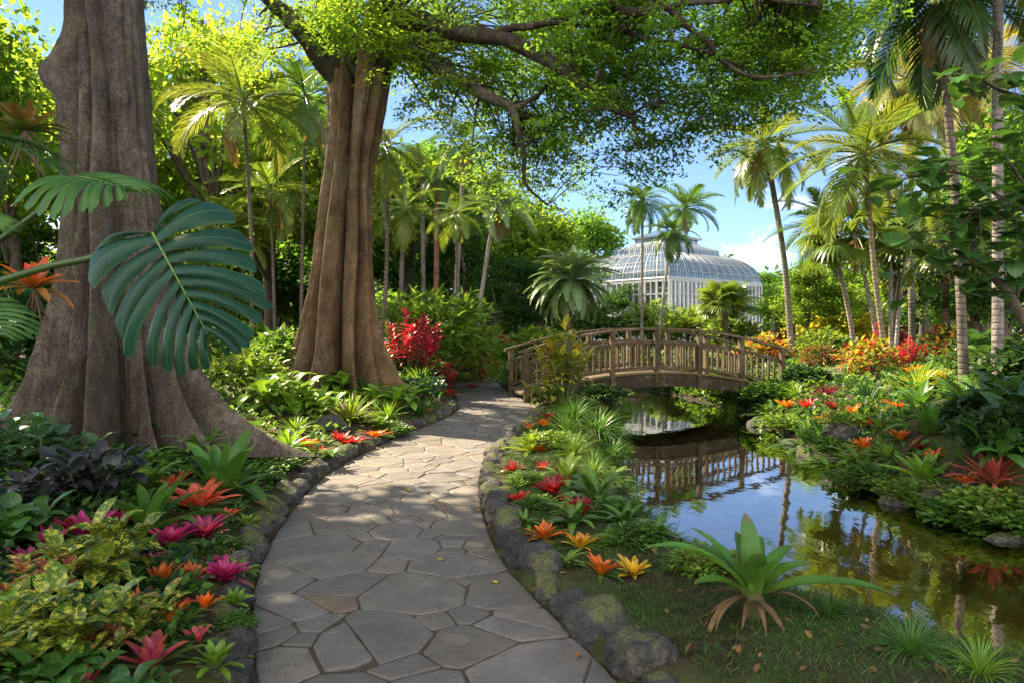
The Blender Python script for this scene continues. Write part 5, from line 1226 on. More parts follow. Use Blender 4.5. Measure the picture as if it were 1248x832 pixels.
for a in [
    ('lime_brom', 648, 550, 66, 'lime strappy bromeliad above the red stars', 'bromeliad'), ('spiky', 692, 530, 70, 'bright green arching plant on the pond side', 'plant'),
    ('tuft', 728, 530, 96, 'dark green grassy clump arching over the water', 'grass clump'), ('tuft', 700, 510, 76, 'green grassy clump below the tall croton', 'grass clump'), ('tuft', 745, 560, 66, 'grassy clump at the water edge under the bridge', 'grass clump'),
    ('lime_tuft', 700, 556, 72, 'light green grassy clump among the bromeliads', 'grass clump'), ('lime_tuft', 722, 580, 66, 'yellow-green grassy clump by the pond edge', 'grass clump'), ('tuft', 752, 505, 52, 'grassy clump beside the bridge beam', 'grass clump'),
    ('fern', 725, 612, 90, 'bright fern spilling toward the pond', 'fern'), ('lime_fern', 690, 588, 70, 'light fern between red rosettes and the water', 'fern'), ('fern', 762, 640, 70, 'fern at the pond edge below the wine red bromeliad', 'fern'), ('lime_fern', 745, 590, 60, 'pale fern leaning over the pond reflection', 'fern'),
    ('fern', 800, 655, 60, 'feathery fern standing against the blue reflection', 'fern'), ('tuft', 830, 690, 70, 'thin grass tuft at the water by the big green plant', 'grass clump'),
    ('green_bush', 775, 662, 70, 'mossy green mound behind the yellow bromeliad', 'shrub'), ('lime_bush', 862, 700, 84, 'low leafy mound behind the big green plant', 'shrub'),
    ('fern', 640, 640, 44, 'small fern between kerb rocks and red bromeliad', 'fern'), ('lime_bush', 640, 590, 44, 'pale leafy cushion beside the red kerbside bromeliads', 'shrub'),
    ('dark_bush', 735, 488, 60, 'dark leafy cushion under the bridge beam', 'shrub'),
]: plant(*a)
plant('tall_croton', 0, 0, 104, 'tall yellow and green croton by the bridge railing', 'shrub', loc=(1.0, 13.3, gz(1.0, 13.3)))
plant('croton', 0, 0, 66, 'green-leaved croton against the bridge end post', 'shrub', loc=(.68, 13.3, gz(.68, 13.3)))
for a in [
    ('green_bush', 655, 620, 50, 'leafy cushion beside the kerb at the first orange bromeliad', 'shrub'), ('fern', 700, 640, 70, 'fern between wine red and golden bromeliads', 'fern'), ('lime_bush', 672, 545, 60, 'lime leafy cushion between red rosettes and arching plant', 'shrub'), ('green_bush', 750, 628, 60, 'leafy green cushion behind the wine red bromeliad', 'shrub'),
    ('lime_fern', 690, 690, 50, 'small pale fern in front of the golden bromeliad', 'fern'), ('tuft', 1010, 752, 84, 'fine grass tuft growing beside the huge strap-leaved plant', 'grass clump'), ('tuft', 1110, 795, 110, 'grass tuft at the water edge by the picture bottom', 'grass clump'), ('lime_tuft', 1195, 822, 100, 'bright grass tuft in the bottom corner beside the water', 'grass clump'), ('lime_bush', 738, 662, 36, 'pale leafy cushion between golden and vivid orange bromeliads', 'shrub'),
    ('red', 690, 575, 30, 'small scarlet rosette by the light fern', 'bromeliad'), ('orange', 640, 590, 30, 'small orange rosette against the sunlit kerb', 'bromeliad'), ('yellow', 690, 612, 30, 'small yellow-tipped rosette above the wine red one', 'bromeliad'), ('lime', 712, 596, 36, 'lime rosette over the dark red bromeliad', 'bromeliad'),
]: plant(*a)
# --- far pond bank
for a in [
    ('orange', 960, 500, 40, 'orange rosette at the end of the red row near the bridge'), ('red', 985, 500, 44, 'red-orange bromeliad in the row below the dark dracaena'), ('dark_red', 1014, 500, 42, 'dark red bromeliad ending the row by the black-green spikes'), ('orange', 1040, 508, 46, 'orange-red bromeliad under the dark spiky plant'), ('orange', 1092, 502, 48, 'orange bromeliad below the large bright strap plant'), ('orange', 1072, 502, 40, 'rust orange bromeliad between two orange neighbours'),
    ('red', 1023, 532, 30, 'single red star bromeliad over the bank stones'), ('orange', 1098, 536, 40, 'small orange star between green straps'), ('orange', 1054, 548, 40, 'orange-leaved bromeliad on the mossy boulder'), ('orange', 1096, 582, 44, 'yellow-orange bromeliad at the water side boulder'), ('orange', 1178, 592, 48, 'flame orange bromeliad beside the pinkish spiky one'), ('dark_red', 1122, 548, 34, 'dull red rosette under the arching strap plant'),
]: plant(a[0], a[1], a[2], a[3], a[4], 'bromeliad', BANK)
for a in [
    ('lime_brom', 1128, 588, 96, 'yellow-green bromeliad shining above the pond boulder', 'bromeliad'), ('green_brom', 1130, 530, 110, 'big arching green strap bromeliad on the bank', 'bromeliad'), ('green_brom', 1122, 496, 92, 'large bright strap plant above the orange row', 'bromeliad'),
    ('dark_brom', 998, 532, 64, 'dark green star plant above the water edge', 'bromeliad'), ('spiky', 1082, 556, 60, 'green strappy plant beside the mossy boulder', 'plant'), ('red_spiky', 1212, 592, 92, 'pinkish red spiky plant at the frame edge', 'plant'),
    ('dark_spiky', 1056, 492, 66, 'black-green spiky plant in the middle of the bank', 'plant'), ('spiky', 968, 480, 50, 'yellow-green spiky tuft near the bridge foot', 'plant'), ('purple_spiky', 1008, 484, 56, 'dark purple-red dracaena above the red row', 'plant'),
    ('agave', 1118, 474, 76, 'bright green agave-like plant under the palm stems', 'plant'), ('agave', 1124, 436, 56, 'sunlit spiky plant up by the white palm stems', 'plant'), ('spiky', 1036, 462, 52, 'green spiky plant beside the flat grey boulder', 'plant'), ('dark_spiky', 1082, 462, 44, 'dark spiky tuft under the red flowers', 'plant'),
    ('fern', 1050, 575, 80, 'fern dipping toward the pond below the boulder', 'fern'), ('fern', 985, 552, 80, 'dark fern at the bank foot', 'fern'), ('fern', 940, 512, 60, 'fern below the bridge end', 'fern'), ('lime_bush', 905, 498, 60, 'light green mound at the water under the bridge', 'shrub'), ('lime_bush', 876, 470, 60, 'yellow-green mound beyond the bridge shade', 'shrub'), ('lime_bush', 830, 462, 50, 'sunny mound on the water side seen under the bridge', 'shrub'),
    ('lime_tuft', 890, 508, 44, 'pale grassy tuft at the dark water corner', 'grass clump'), ('fern', 1085, 600, 70, 'small fern drooping to the water', 'fern'), ('lime_bush', 1205, 632, 100, 'yellow-green creeping mound by the boulder', 'shrub'), ('green_bush', 1248, 650, 90, 'mossy green mound at the frame edge by water', 'shrub'), ('green_bush', 1020, 556, 60, 'green cushion covering the bank stones', 'shrub'),
    ('dark_big', 1222, 520, 100, 'dark large-leaved shrub in the bank shade', 'shrub'), ('dark_big', 1262, 548, 110, 'dark glossy shrub at the frame edge', 'shrub'), ('dark_big', 1195, 462, 80, 'dark broad-leaved plant under the rough palm', 'shrub'), ('dark_bush', 1205, 556, 80, 'dark ferny bush above the pinkish spikes', 'shrub'), ('dark_bush', 1262, 480, 110, 'deep green bush below the crooked branch', 'shrub'), ('broad_leafy', 1222, 566, 90, 'grey-green broad-leaved plant over the pinkish spikes', 'shrub'), ('dark_bush', 1178, 520, 60, 'dark low bush beside the arching strap plant', 'shrub'), ('fern', 1180, 500, 110, 'dark fern fronds in the bank shade', 'fern'), ('fern', 1225, 470, 120, 'dark fern under the crooked branch', 'fern'),
    ('fern', 1010, 570, 76, 'fern hanging over the water below the green cushion', 'fern'), ('lime_bush', 960, 530, 60, 'yellow-green cushion at the narrow water end', 'shrub'), ('green_bush', 1060, 596, 84, 'green mossy cushion overhanging the pond', 'shrub'), ('lime_bush', 1110, 612, 76, 'lime creeping cushion at the water line', 'shrub'), ('green_bush', 1165, 640, 90, 'green creeping cushion under the pale boulder', 'shrub'), ('lime_bush', 1040, 525, 60, 'pale green cushion below the black-green spikes', 'shrub'),
    ('orange', 1140, 560, 40, 'orange rosette beside the shining yellow-green bromeliad', 'bromeliad'), ('red', 1060, 520, 40, 'scarlet rosette under the orange-red bromeliad', 'bromeliad'), ('orange', 1010, 515, 36, 'orange rosette over the dark green star plant', 'bromeliad'), ('red', 1150, 515, 40, 'red rosette in the shade behind the arching strap plant', 'bromeliad'), ('lime_brom', 1165, 500, 60, 'light green strap plant at the edge of bank shade', 'bromeliad'), ('lime_brom', 1040, 560, 56, 'lime strap rosette on the mossy cushion', 'bromeliad'), ('yellow', 1115, 458, 40, 'yellow rosette beneath the bright agave-like plant', 'bromeliad'), ('spiky', 1000, 462, 44, 'light spiky tuft beside the grey boulder', 'plant'),
    ('green_bush', 940, 490, 70, 'bluish leafy cushion at the bridge foot', 'shrub'), ('dark_bush', 985, 468, 60, 'dark green cushion behind the yellow-green tuft', 'shrub'),
    ('mixed_bush', 930, 446, 60, 'red and yellow mixed bush behind the bridge railing', 'shrub'), ('red_bush', 960, 432, 46, 'bright red bush beyond the bridge end', 'shrub'), ('lime_bush', 1000, 440, 60, 'yellow-green bush beside the bright red one', 'shrub'), ('red_bush', 1006, 416, 44, 'red flowering bush by the coconut palm foot', 'shrub'), ('yellow_bush', 1034, 436, 80, 'golden bush in full sun under the palm grove', 'shrub'), ('yellow_bush', 990, 424, 60, 'pale golden bush beside the coconut palm foot', 'shrub'),
    ('red_column', 1068, 448, 34, 'tall column of crimson leaves before the white palm stems', 'shrub'), ('cordyline', 1108, 452, 50, 'crimson cordyline low beside the white palm stems', 'shrub'), ('cordyline', 1090, 430, 44, 'crimson cordyline behind the red column', 'shrub'), ('cordyline', 1136, 424, 40, 'pinkish cordyline in the sun past the agave', 'shrub'), ('orange_bush', 1000, 452, 44, 'orange and green low bush above the grey boulder', 'shrub'), ('orange_bush', 1160, 440, 60, 'orange-tinted bush by the rough dark palm foot', 'shrub'), ('mixed_bush', 1190, 432, 60, 'orange and pink mixed bush between the tall stems', 'shrub'), ('orange_bush', 1200, 452, 44, 'pink-orange flowers low between the tall stems', 'shrub'), ('flower_spike', 1192, 420, 30, 'orange flower spikes standing by the thick stem', 'flower'),
    ('mixed_bush', 1060, 462, 70, 'pale mixed ground bush under the red column', 'shrub'), ('yellow_bush', 1150, 468, 50, 'yellow flowering cushion beside the bright agave', 'shrub'),
]: plant(*a)
# --- shrubs round and beyond the bridge
for a in [
    ('dark_bush', 770, 404, 70, 'dark hedge-like bush below the glasshouse'), ('green_bush', 808, 402, 70, 'green bush below the glasshouse corner'), ('green_bush', 740, 402, 60, 'green bush beside the silvery palm foot'), ('lime_bush', 870, 400, 60, 'light bush beneath the bushy fan palm'), ('yellow_bush', 862, 408, 62, 'golden yellow bush beyond the bridge railing'), ('red_bush', 838, 410, 24, 'small red bush next to the golden yellow one'), ('red_bush', 752, 406, 22, 'tiny red bush below the dark hedge'),
    ('lime_bush', 920, 408, 70, 'lime bush over the end of the bridge railing'), ('lime_bush', 950, 400, 80, 'feathery lime bush behind the coconut palm'), ('green_bush', 900, 414, 60, 'leafy green bush behind the railing posts'), ('lime_bush', 790, 424, 80, 'low sunny bush seen through the balusters'), ('lime_bush', 840, 426, 80, 'pale sunny bush behind the bridge middle'), ('green_bush', 720, 424, 70, 'green bush behind the first railing bays'), ('lime_bush', 890, 430, 70, 'sunny bush behind the last railing bay'),
    ('dark_bush', 690, 416, 60, 'dark bush at the silvery palm foot'), ('dark_bush', 630, 430, 60, 'dark bush in the shade before the silvery palm'), ('dark_bush', 590, 425, 70, 'dark mass of leaves past the path bend'), ('green_bush', 545, 410, 60, 'green bush behind the feathery yellow one'),
    ('plume_bush', 1000, 396, 90, 'plumy yellow-green bush at the grove foot'), ('plume_bush', 960, 390, 90, 'plumy lime bush before the glasshouse end'), ('green_bush', 1130, 410, 90, 'green bush behind the white palm stems'), ('lime_bush', 1040, 402, 80, 'bright bush behind the crimson column'), ('dark_bush', 1180, 402, 90, 'dark bush behind the orange spikes'), ('lime_bush', 1230, 412, 70, 'light green bush behind the thick ringed stem'),
    ('plume_bush', 330, 420, 110, 'plumy yellow-green bush in the sunlit gap'), ('lime_bush', 260, 425, 100, 'lime bush beneath the pale gap palm'), ('plume_bush', 375, 410, 70, 'plumy bush touching the spreading buttress'), ('green_bush', 220, 430, 100, 'green bush peeping past the grey trunk'), ('dark_bush', 10, 450, 140, 'dark bush behind the epiphytes'), ('yellow_bush', 300, 400, 50, 'yellow-leaved bush in the far gap'),
]: plant(*a, cat='shrub')
# ------------------------------------------------------------------ boulders on the bank
for x, y, w, lab in [(1152, 612, 70, 'pale brown lichened boulder at the pond edge under yellow-green bromeliad'), (1188, 606, 46, 'brown boulder half under the flame orange bromeliad'), (1020, 566, 78, 'mossy boulder bulging over the water'), (1033, 462, 62, 'flat grey boulder among flowers high on the bank'),
                     (925, 522, 34, 'dark wet rock at the narrow end of pond'), (900, 488, 30, 'dark round rock under the bridge'), (1075, 590, 38, 'dark rock at the waterline below the fern'), (1100, 616, 46, 'low rock shelf sloping into the pond'), (1235, 668, 54, 'dark rock at the water by the frame edge'), (965, 545, 34, 'small dark rock where the bank curves'),
                     (395, 522, 56, 'tan stump-like rock beside the scarlet cushion'), (1045, 533, 70, 'shaded grey ledge rock below the orange row')]:
    p = ground(x, y); s = w / 832 * p[1] / 2
    tag(obj('boulder', random.choice(ROCK), None, (p[0], p[1] + s * .5, p[2] + s * .08), (random.uniform(-.2, .2), random.uniform(-.2, .2), random.uniform(-.4, .4)), (s, s * .85, s * .62)), lab, 'boulder')

# ------------------------------------------------------------------ the big green plant by the water
hp = ground(918, 752)
hero = thing('bromeliad', 'huge green strap-leaved bromeliad with brown withered leaves by the water', 'bromeliad', tuple(hp))
hr = np.random.default_rng(9); hs = hp[1] / 832
for az, e0, e1, L_, W in [(178, 56, -16, 150, 12), (160, 66, 25, 105, 12), (100, 86, 74, 98, 15), (118, 80, 60, 76, 13), (60, 72, 28, 78, 11), (30, 60, 8, 88, 12), (12, 48, -12, 92, 12), (-14, 26, -22, 160, 13), (-90, 82, 62, 64, 17), (-60, 74, 40, 66, 14), (-130, 70, 35, 66, 14), (200, 40, -10, 88, 12), (140, 55, 5, 90, 13)]:
    mb = MB(); a = R(az); strip(mb, (math.cos(a) * .02, math.sin(a) * .02, .10), a, R(e0), R(e1), L_ * hs, W * hs, np.array([(.14, .24, .035), (.08, .19, .028), (.065, .16, .03)]) * hr.uniform(.85, 1.15), 'strap', 18, .42, 1.1, hr, hr.normal(0, .12))
    mb.build('leaf', M['strap'], hero)
for az, e0, e1, L_, W in [(185, 22, -95, 100, 5), (205, 10, -85, 70, 3.5), (-100, 14, -88, 92, 5.5), (-72, 6, -50, 60, 3.5), (-20, 34, -135, 128, 3.6), (-5, 32, -100, 96, 4), (-150, 12, -100, 84, 4.5), (160, 16, -50, 80, 3), (230, 0, -40, 54, 4)]:
    mb = MB(); a = R(az); strip(mb, (math.cos(a) * .03, math.sin(a) * .03, .09), a, R(e0), R(e1), L_ * hs, W * hs, np.array([(.08, .07, .03), (.15, .09, .045), (.23, .155, .09)]) * hr.uniform(.55, 1.15), 'lance', 18, hr.uniform(.3, .9), hr.uniform(.6, 1.3), hr, hr.normal(0, 1.6))
    mb.build('dead_leaf', M['dry'], hero)
mb = MB(); tube(mb, [(0, 0, -.05), (0, 0, .06), (0, 0, .13)], [.055, .06, .04], 12, (.10, .09, .04), True, .1); mb.build('stem_base', M['dry'], hero)

# ------------------------------------------------------------------ split-leaved monstera reaching in from the side
def monstera_leaf(mb, size, seed=0, nl=9, cup=.10, col=(.014, .058, .034)):
    """leaf blade in its own plane: stalk joint at the origin, tip along -y, face +z"""
    r = np.random.default_rng(seed); NU, NF = 18, 9
    for side in (-1, 1):
        for i in range(nl + 2):
            back = i < 2
            vc = (i - .6) / nl; L_ = (.50, .62, .70, .74, .75, .72, .66, .57, .46, .34, .22)[min(i, 10)] * r.uniform(.90, 1.07)
            a_base = (128, 98, 78, 66, 58, 52, 47, 42, 36, 29, 20)[min(i, 10)] + r.normal(0, 2.5)
            V, C, LF = [], [], []
            for u in np.linspace(0, 1, NU):
                gap = .07 * smooth01((u - (.50 if i > 1 else .6)) / .25) + .06 * (math.exp(-((u - .17) / .05) ** 2) if i > 2 else 0) + .16 * (math.exp(-((u - .27) / .06) ** 2) if i % 2 else 0)
                gap = min(gap, .6)
                tip = math.sqrt(max(1 - max(0, (u - .89) / .11) ** 2.4, .02))
                for f in np.linspace(-.5, .5, NF):
                    ff = f * (1 - gap) * tip
                    v0 = np.clip(vc + ff / nl * (1 if i > 0 else .8), -.02, 1) if not back else vc + ff / nl
                    nxt = min(i + 1, nl + 1) if ff > 0 else max(i - 1, 0)
                    ang = R(a_base + ((128, 98, 78, 66, 58, 52, 47, 42, 36, 29, 20)[nxt] - a_base) * abs(ff)); Lx = L_ + ((.50, .62, .70, .74, .75, .72, .66, .57, .46, .34, .22)[nxt] - L_) * abs(ff) * .9
                    d = u * Lx
                    ang2 = ang - R(22) * u * u
                    x = side * (math.sin(ang) * d * .75 + math.sin(ang2) * d * .25); y = -max(v0, 0) * 1.0 - (math.cos(ang) * d * .75 + math.cos(ang2) * d * .25)
                    z = -cup * (d * 1.5) ** 2 - .16 * u ** 4 * Lx + .05 * math.sin(PI * u) * (1 - 4 * f * f) + .02 * math.sin(ff * PI) - .10 * (v0 - .3) ** 2
                    V.append((x * size, y * size, z * size)); C.append(np.array(col) * (1.0 + .12 * math.sin(i * 2.1)) + (np.array((.03, .05, 0)) if abs(f) > .45 and u > .45 else 0)); LF.append((f * 2 * (1 if u > .05 else 0) + (1 if False else 0), u * .45, .5))
            q = np.arange((NU - 1) * NF).reshape(NU - 1, NF)[:, :-1].ravel()
            Q = np.stack([q, q + 1, q + NF + 1, q + NF], 1)
            if side > 0: Q = Q[:, ::-1]
            mb.add(V, Q, None, C, LF)
    t = np.linspace(0, 1, 14); rib = np.stack([0 * t, -t * size * 1.02, (.006 - .10 * (t - .3) ** 2 + .006) * size], 1)
    tube(mb, rib, np.linspace(.0105, .003, 14) * size * 1.1, 6, (.12, .20, .05))
mon = thing('monstera_plant', 'giant split-leaved monstera with one huge dark leaf before the grey trunk', 'plant', (-3.1, 2.9, gz(-3.1, 2.9)))
mo = np.array(mon.location)
def mleaf(px_, py_, Y, tipx, tipy, tipY, size, normal, seed, stalk, col=(.014, .058, .034)):
    """joint at pixel (px_, py_), tip towards pixel (tipx, tipy)"""
    p = at(px_, py_, Y); q = at(tipx, tipy, tipY); yv = p - q; yv /= np.linalg.norm(yv); nv = np.array(normal, float); nv -= yv * (nv @ yv); nv /= np.linalg.norm(nv); xv = np.cross(yv, nv)
    b = MB(); monstera_leaf(b, size, seed, col=col); o = b.build('leaf_blade', M['monstera'], mon)
    o.matrix_local = Matrix(((xv[0], yv[0], nv[0], p[0] - mo[0]), (xv[1], yv[1], nv[1], p[1] - mo[1]), (xv[2], yv[2], nv[2], p[2] - mo[2]), (0, 0, 0, 1)))
    s = MB(); pts = [at(*k) for k in stalk] + [p + nv * -.01]; C_ = catmull(pts, 8); tube(s, C_, np.linspace(.021, .011, len(C_)), 10, (.05, .085, .022)); so = s.build('leaf_stalk', M['stem'], mon); so.location = tuple(-mo)
mleaf(186, 284, 2.75, 268, 436, 2.62, .485, (.10, -1, .42), 3, [(-300, 470, 3.05), (-120, 380, 3.0), (0, 343, 2.95), (60, 325, 2.92), (112, 314, 2.88), (160, 296, 2.82)])
mleaf(92, 216, 3.15, 208, 236, 2.7, .42, (.1, -.45, 1), 4, [(-320, 520, 3.1), (-140, 380, 3.15), (-20, 306, 3.2), (50, 256, 3.2)], (.04, .11, .02))
mleaf(-34, 372, 2.6, 20, 430, 2.4, .25, (.2, -.7, .8), 6, [(-300, 520, 2.9), (-160, 420, 2.7)], (.04, .11, .022))
mleaf(-30, 262, 3.0, 30, 300, 2.7, .22, (.3, -.6, .8), 7, [(-320, 500, 3.1), (-140, 340, 3.0)], (.06, .14, .02))
b = MB(); tube(b, catmull([(0, 0, -.1), at(-320, 480, 3.08) - mo, at(-330, 380, 3.1) - mo], 8), np.linspace(.05, .035, 17), 10, (.09, .09, .05)); b.build('stem', M['stem'], mon)

# ------------------------------------------------------------------ epiphytes fastened to the grey trunk
def epiphyte(x, y, Y, span, kits, label, tilt=(0, 0, 0)):
    p = at(x, y, Y); s = span / 832 * Y / 2; t = thing('epiphyte', label, 'epiphyte', tuple(p), 0, s); t.rotation_euler = tilt
    for nm, me in kits: obj(nm, me, t)
    r = np.random.default_rng(int(x)); mb = MB()
    for k in range(14):
        d = np.array([r.normal(0, .25), r.normal(0, .2) + .15, -r.uniform(.4, 1.1)]); tube(mb, catmull([(0, 0, 0), d * .5 + r.normal(0, .06, 3), d], 4), np.linspace(.03, .008, 9), 5, (.14, .10, .06), False)
    mb.build('aerial_roots', M['dry'], t)
r_ = np.random.default_rng(88); mb = MB(); rosette(mb, r_, 26, 1.0, .09, 80, 10, 60, [(.10, .09, .02), (.22, .10, .03), (.20, .09, .03)], [(.03, .08, .015), (.06, .09, .02), (.14, .07, .02)], 'strap', 9); nest = mb.mesh('leaves'); nest.materials.append(M['strap'])
epiphyte(30, 160, 5.9, 110, [('leaves', nest)], 'brown-green nest-like epiphyte high beside the grey trunk')
mb = MB(); mr = MB(); rosette(mb, r_, 15, 1.0, .10, 70, -10, 60, [(.30, .10, .02), (.40, .12, .02), (.20, .14, .02)], [(.06, .08, .02), (.22, .12, .03), (.40, .16, .03)], 'bract', 9); rosette(mr, r_, 7, .95, .12, 84, 40, 30, RED, ORA, 'bract', 9)
m1, m2 = mb.mesh('leaves'), mr.mesh('coloured_bracts'); m1.materials.append(M['strap']); m2.materials.append(M['petal'])
epiphyte(42, 352, 5.6, 104, [('leaves', m1), ('coloured_bracts', m2)], 'red and orange epiphytic bromeliad on the grey trunk', (R(18), 0, R(20)))
t = thing('palm_frond', 'grey-green drooping palm frond hanging in over the monstera stalk', 'palm', tuple(at(-60, 168, 4.2)))
for k, (rx, ry, rz) in enumerate([(4, 20, -82), (-8, -30, -100), (12, 10, -66)]): obj('frond', FR['dark'][k % 2], t, None, (R(rx), R(ry), R(rz)), .75)

# ------------------------------------------------------------------ big round-leaved bush with crooked stems
bl = thing('round_leaved_tree', 'round-leaved small tree with crooked dark stems overhanging the bank', 'tree', tuple(at(1300, 520, 7.4)))
bo = np.array(bl.location); br_ = np.random.default_rng(31); ends = []
for st in [[(1300, 540, 7.4, .07), (1262, 420, 7.35, .065), (1238, 372, 7.3, .055), (1212, 338, 7.25, .045), (1192, 318, 7.2, .035), (1186, 290, 7.15, .025), (1196, 262, 7.1, .014)],
           [(1262, 420, 7.35, .05), (1275, 330, 7.2, .045), (1262, 250, 7.0, .035), (1225, 244, 6.9, .026), (1188, 258, 6.8, .016), (1150, 250, 6.7, .010)],
           [(1275, 330, 7.2, .04), (1300, 200, 7.0, .035), (1260, 130, 6.9, .025), (1215, 110, 6.8, .015), (1190, 95, 6.7, .008)],
           [(1225, 244, 6.9, .02), (1180, 214, 6.8, .014), (1130, 212, 6.7, .010), (1090, 222, 6.6, .006)],
           [(1262, 250, 7.0, .02), (1230, 196, 6.8, .014), (1200, 176, 6.7, .009)],
           [(1188, 258, 6.8, .012), (1150, 290, 6.7, .009), (1120, 300, 6.7, .006)],
           [(1212, 338, 7.25, .02), (1170, 312, 7.0, .012), (1130, 328, 6.9, .008)], [(1238, 372, 7.3, .02), (1250, 300, 7.0, .014), (1236, 268, 6.8, .008)]]:
    P = np.array([at(a, b, c) for a, b, c, d in st]) - bo; C4 = catmull(np.c_[P, [s[3] for s in st]], 6); q = C4[:, :3] + .012 * np.stack([wob(C4[:, :3], 6, 6, o) for o in (0, 5, 9)], 1)
    mb = MB(); tube(mb, q, np.maximum(C4[:, 3], .004), 9, (.10, .075, .055), True, .08); mb.build('branch', M['bark'], bl); ends.append(q[len(q) // 3:])
E = np.concatenate(ends); mb = MB(); pt = MB()
for k in range(330):
    e = E[br_.integers(len(E))]; p = e + br_.normal(0, .17, 3) * np.array([1.25, 1, .75]); az = br_.uniform(0, 6.28); el = R(br_.normal(0, 18))
    if k % 2: az = br_.normal(R(-100), .8)
    tube(pt, [e, (e + p) / 2 + np.array([0, 0, .03]), p], [.004, .003, .0025], 4, (.12, .15, .05), False)
    strip(mb, p, az, el, el - R(br_.uniform(15, 55)), br_.uniform(.16, .30), br_.uniform(.065, .105), np.array([(.05, .12, .025), (.035, .10, .02), (.05, .13, .02)]) * br_.uniform(.7, 1.5), 'ellip', 6, .22, 1.2, br_)
mb.build('leaves', M['gloss'], bl); pt.build('leaf_stalks', M['stem'], bl)

# ------------------------------------------------------------------ plants inside the glasshouse, low hedge masses
for (x, Y, h, lab) in [(775, 54, 330, 'leafy tree growing inside the glasshouse behind its side wall'), (860, 55, 336, 'dark leafy tree inside the glasshouse behind front wall')]: broadleaf('dark', x, Y, h, 90, lab, 'trees inside the glasshouse')

# ------------------------------------------------------------------ ground cover nobody could count
def cover(name, label, xr, yr, n, test, T, size, palette, mat, seed, up=.6, lift=.03, thr=-.35):
    r = np.random.default_rng(seed); X = r.uniform(*xr, n); Y = r.uniform(*yr, n); X, Y, dp, dw = fields(X, Y); k = test(X, Y, dp, dw)
    den = fbm(np.stack([X, Y, 0 * X], 1), 1.5, 6); k &= (den + r.normal(0, .5, n)) > thr
    for cx_, cy_, cr in CLEAR: k &= (X - cx_) ** 2 + (Y - cy_) ** 2 > cr * cr
    X, Y, dp, dw = X[k], Y[k], dp[k], dw[k]; Z = height(X, Y, dp, dw); m = len(X)
    P = np.stack([X, Y, Z + lift * r.random(m)], 1); az = r.uniform(0, 6.28, m)
    D = np.stack([np.cos(az), np.sin(az), r.uniform(up - .5, up + .7, m)], 1); U = np.array([0, 0, 1.]) + r.normal(0, .4, (m, 3)); mb = MB()
    scatter(mb, T, P, D, U, r.uniform(*size, m) * (.7 + .045 * np.minimum(Y, 20)), pal(r, m, palette, .3)); o = mb.build(name, M[mat]); tag(o, label, kind='stuff'); return o
lob = lambda X, Y, dp, dw: left_of_path(X, Y) & (dp > .30)
cover('undergrowth', 'low mixed leaves covering the bed below the giant trees', (-8, -.8), (1.8, 8), 60000, lambda X, Y, dp, dw: left_of_path(X, Y) & (dp > .24), T_leaf(.38, .1), (.035, .10), G_DARK + G_MID[:2], 'grass', 1, .5, .08, -1.2)
cover('undergrowth', 'brighter low leaves covering the upper bed', (-11, 0), (8, 24), 26000, lob, T_leaf(.36, .1), (.06, .13), G_MID + G_LIGHT + G_YEL[:1], 'grass', 2, .6, .12)
cover('ground_grass', 'short creeping grass on the strip beside the pond', (-.6, 3.6), (2.4, 16), 300000, lambda X, Y, dp, dw: (~left_of_path(X, Y)) & (dp > .26) & (dw > -.06) & (X < np.interp(Y, [0, 3, 8, 15], [5.4, 3.8, 3.2, 3.9])), T_blade(.04, .4), (.022, .06), G_MID + G_DARK + G_LIGHT[:1], 'grass', 3, 1.1, .01, -.8)
cover('water_edge_grass', 'thin green grass hanging over the near water edge', (-.3, 4.2), (2.6, 9), 60000, lambda X, Y, dp, dw: (dw > -.10) & (dw < .5) & (X < np.interp(Y, [0, 3, 8, 15], [5.4, 3.9, 3.2, 3.9])), T_blade(.022, .7), (.08, .19), G_MID + G_LIGHT[:1] + [(.05, .13, .04)], 'grass', 4, .9, .01)
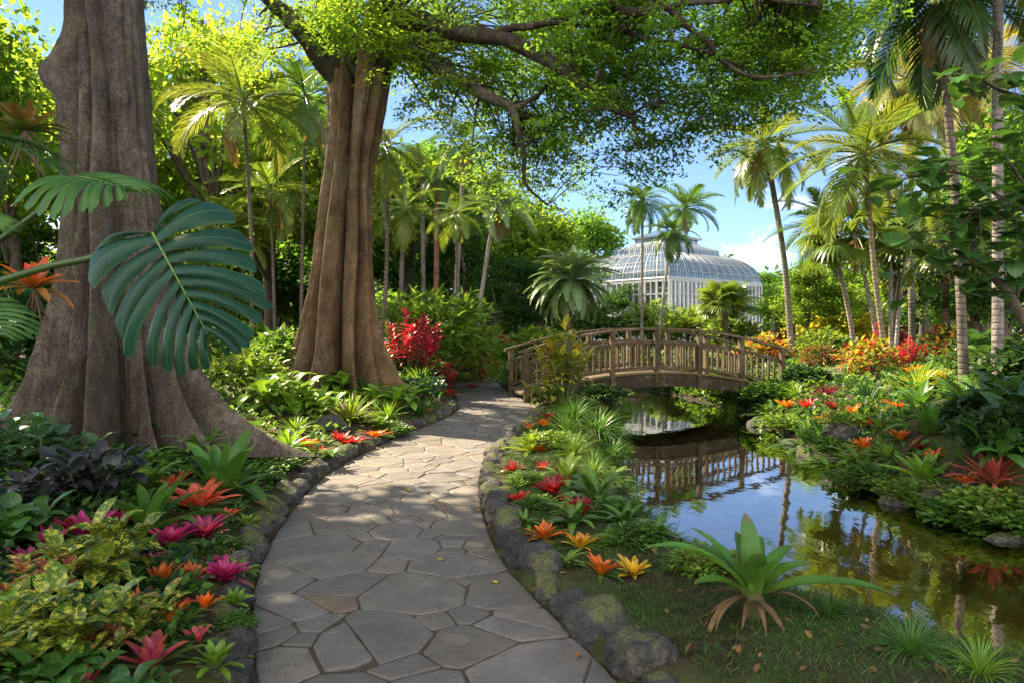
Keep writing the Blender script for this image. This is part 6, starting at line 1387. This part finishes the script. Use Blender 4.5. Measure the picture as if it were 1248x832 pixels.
cover('bank_cover', 'low leaves and moss covering the far pond bank', (3.4, 14), (4, 22), 80000, lambda X, Y, dp, dw: (X > np.interp(Y, [0, 3, 8, 15, 22], [5.4, 4.4, 3.4, 4.2, 4.0])) & (dw > .12), T_leaf(.40, .1), (.05, .13), G_DARK + G_MID + G_LIGHT[:2], 'grass', 5, .6, .16)
cover('meadow_cover', 'sunny low foliage beyond the bridge', (-6, 40), (16, 60), 42000, lambda X, Y, dp, dw: (dp > .3) & (dw > .2), T_leaf(.36, .1), (.08, .18), G_MID + G_LIGHT + G_YEL[:1], 'grass', 6, .6, .15)
dl = [(.20, .11, .04), (.26, .16, .06), (.12, .07, .03)]
cover('leaf_litter', 'brown fallen leaves lying in the shady beds', (-6, 3.4), (2.2, 14), 5200, lambda X, Y, dp, dw: (dp > .12) & (dw > .15) & (X < 3.4), T_leaf(.34, .05), (.03, .075), dl, 'dry', 7, .1, .03)
# ------------------------------------------------------------------ leaves dropped on the path
fl = MB(); scatter(fl, T_leaf(.38, .10), np.zeros((1, 3)), np.array([[0, 1., .05]]), np.array([[0, 0, 1.]]), [1.0], np.array([(.50, .36, .05)])); fy = fl.mesh('fallen_leaf'); fy.materials.append(M['dry'])
fl = MB(); scatter(fl, T_leaf(.34, .16), np.zeros((1, 3)), np.array([[0, 1., .1]]), np.array([[0, 0, 1.]]), [1.0], np.array([(.30, .15, .05)])); fb = fl.mesh('fallen_leaf'); fb.materials.append(M['dry'])
for x, y, me, lab in [(536, 684, fy, 'small yellow leaf lying near the middle of the path'), (606, 712, fy, 'yellow fallen leaf by the pond-side edge of path'), (584, 624, fb, 'brown leaf against the inner kerb rocks'), (648, 722, fb, 'tiny curled leaf beside a kerb rock'), (708, 797, fb, 'pale dry leaf scrap low on the paving'), (596, 666, fb, 'orange dry leaf at the kerb bend'), (452, 580, fb, 'dark leaf in the sunlit stretch of paving'), (500, 598, fy, 'yellowish leaf at the shadow edge on paving')]:
    X, Y = gp(x, y); tag(obj('fallen_leaf', me, None, (X, Y, .008), (0, 0, random.uniform(0, 6.28)), random.uniform(.05, .075)), lab, 'leaf', 'leaves fallen on the path')
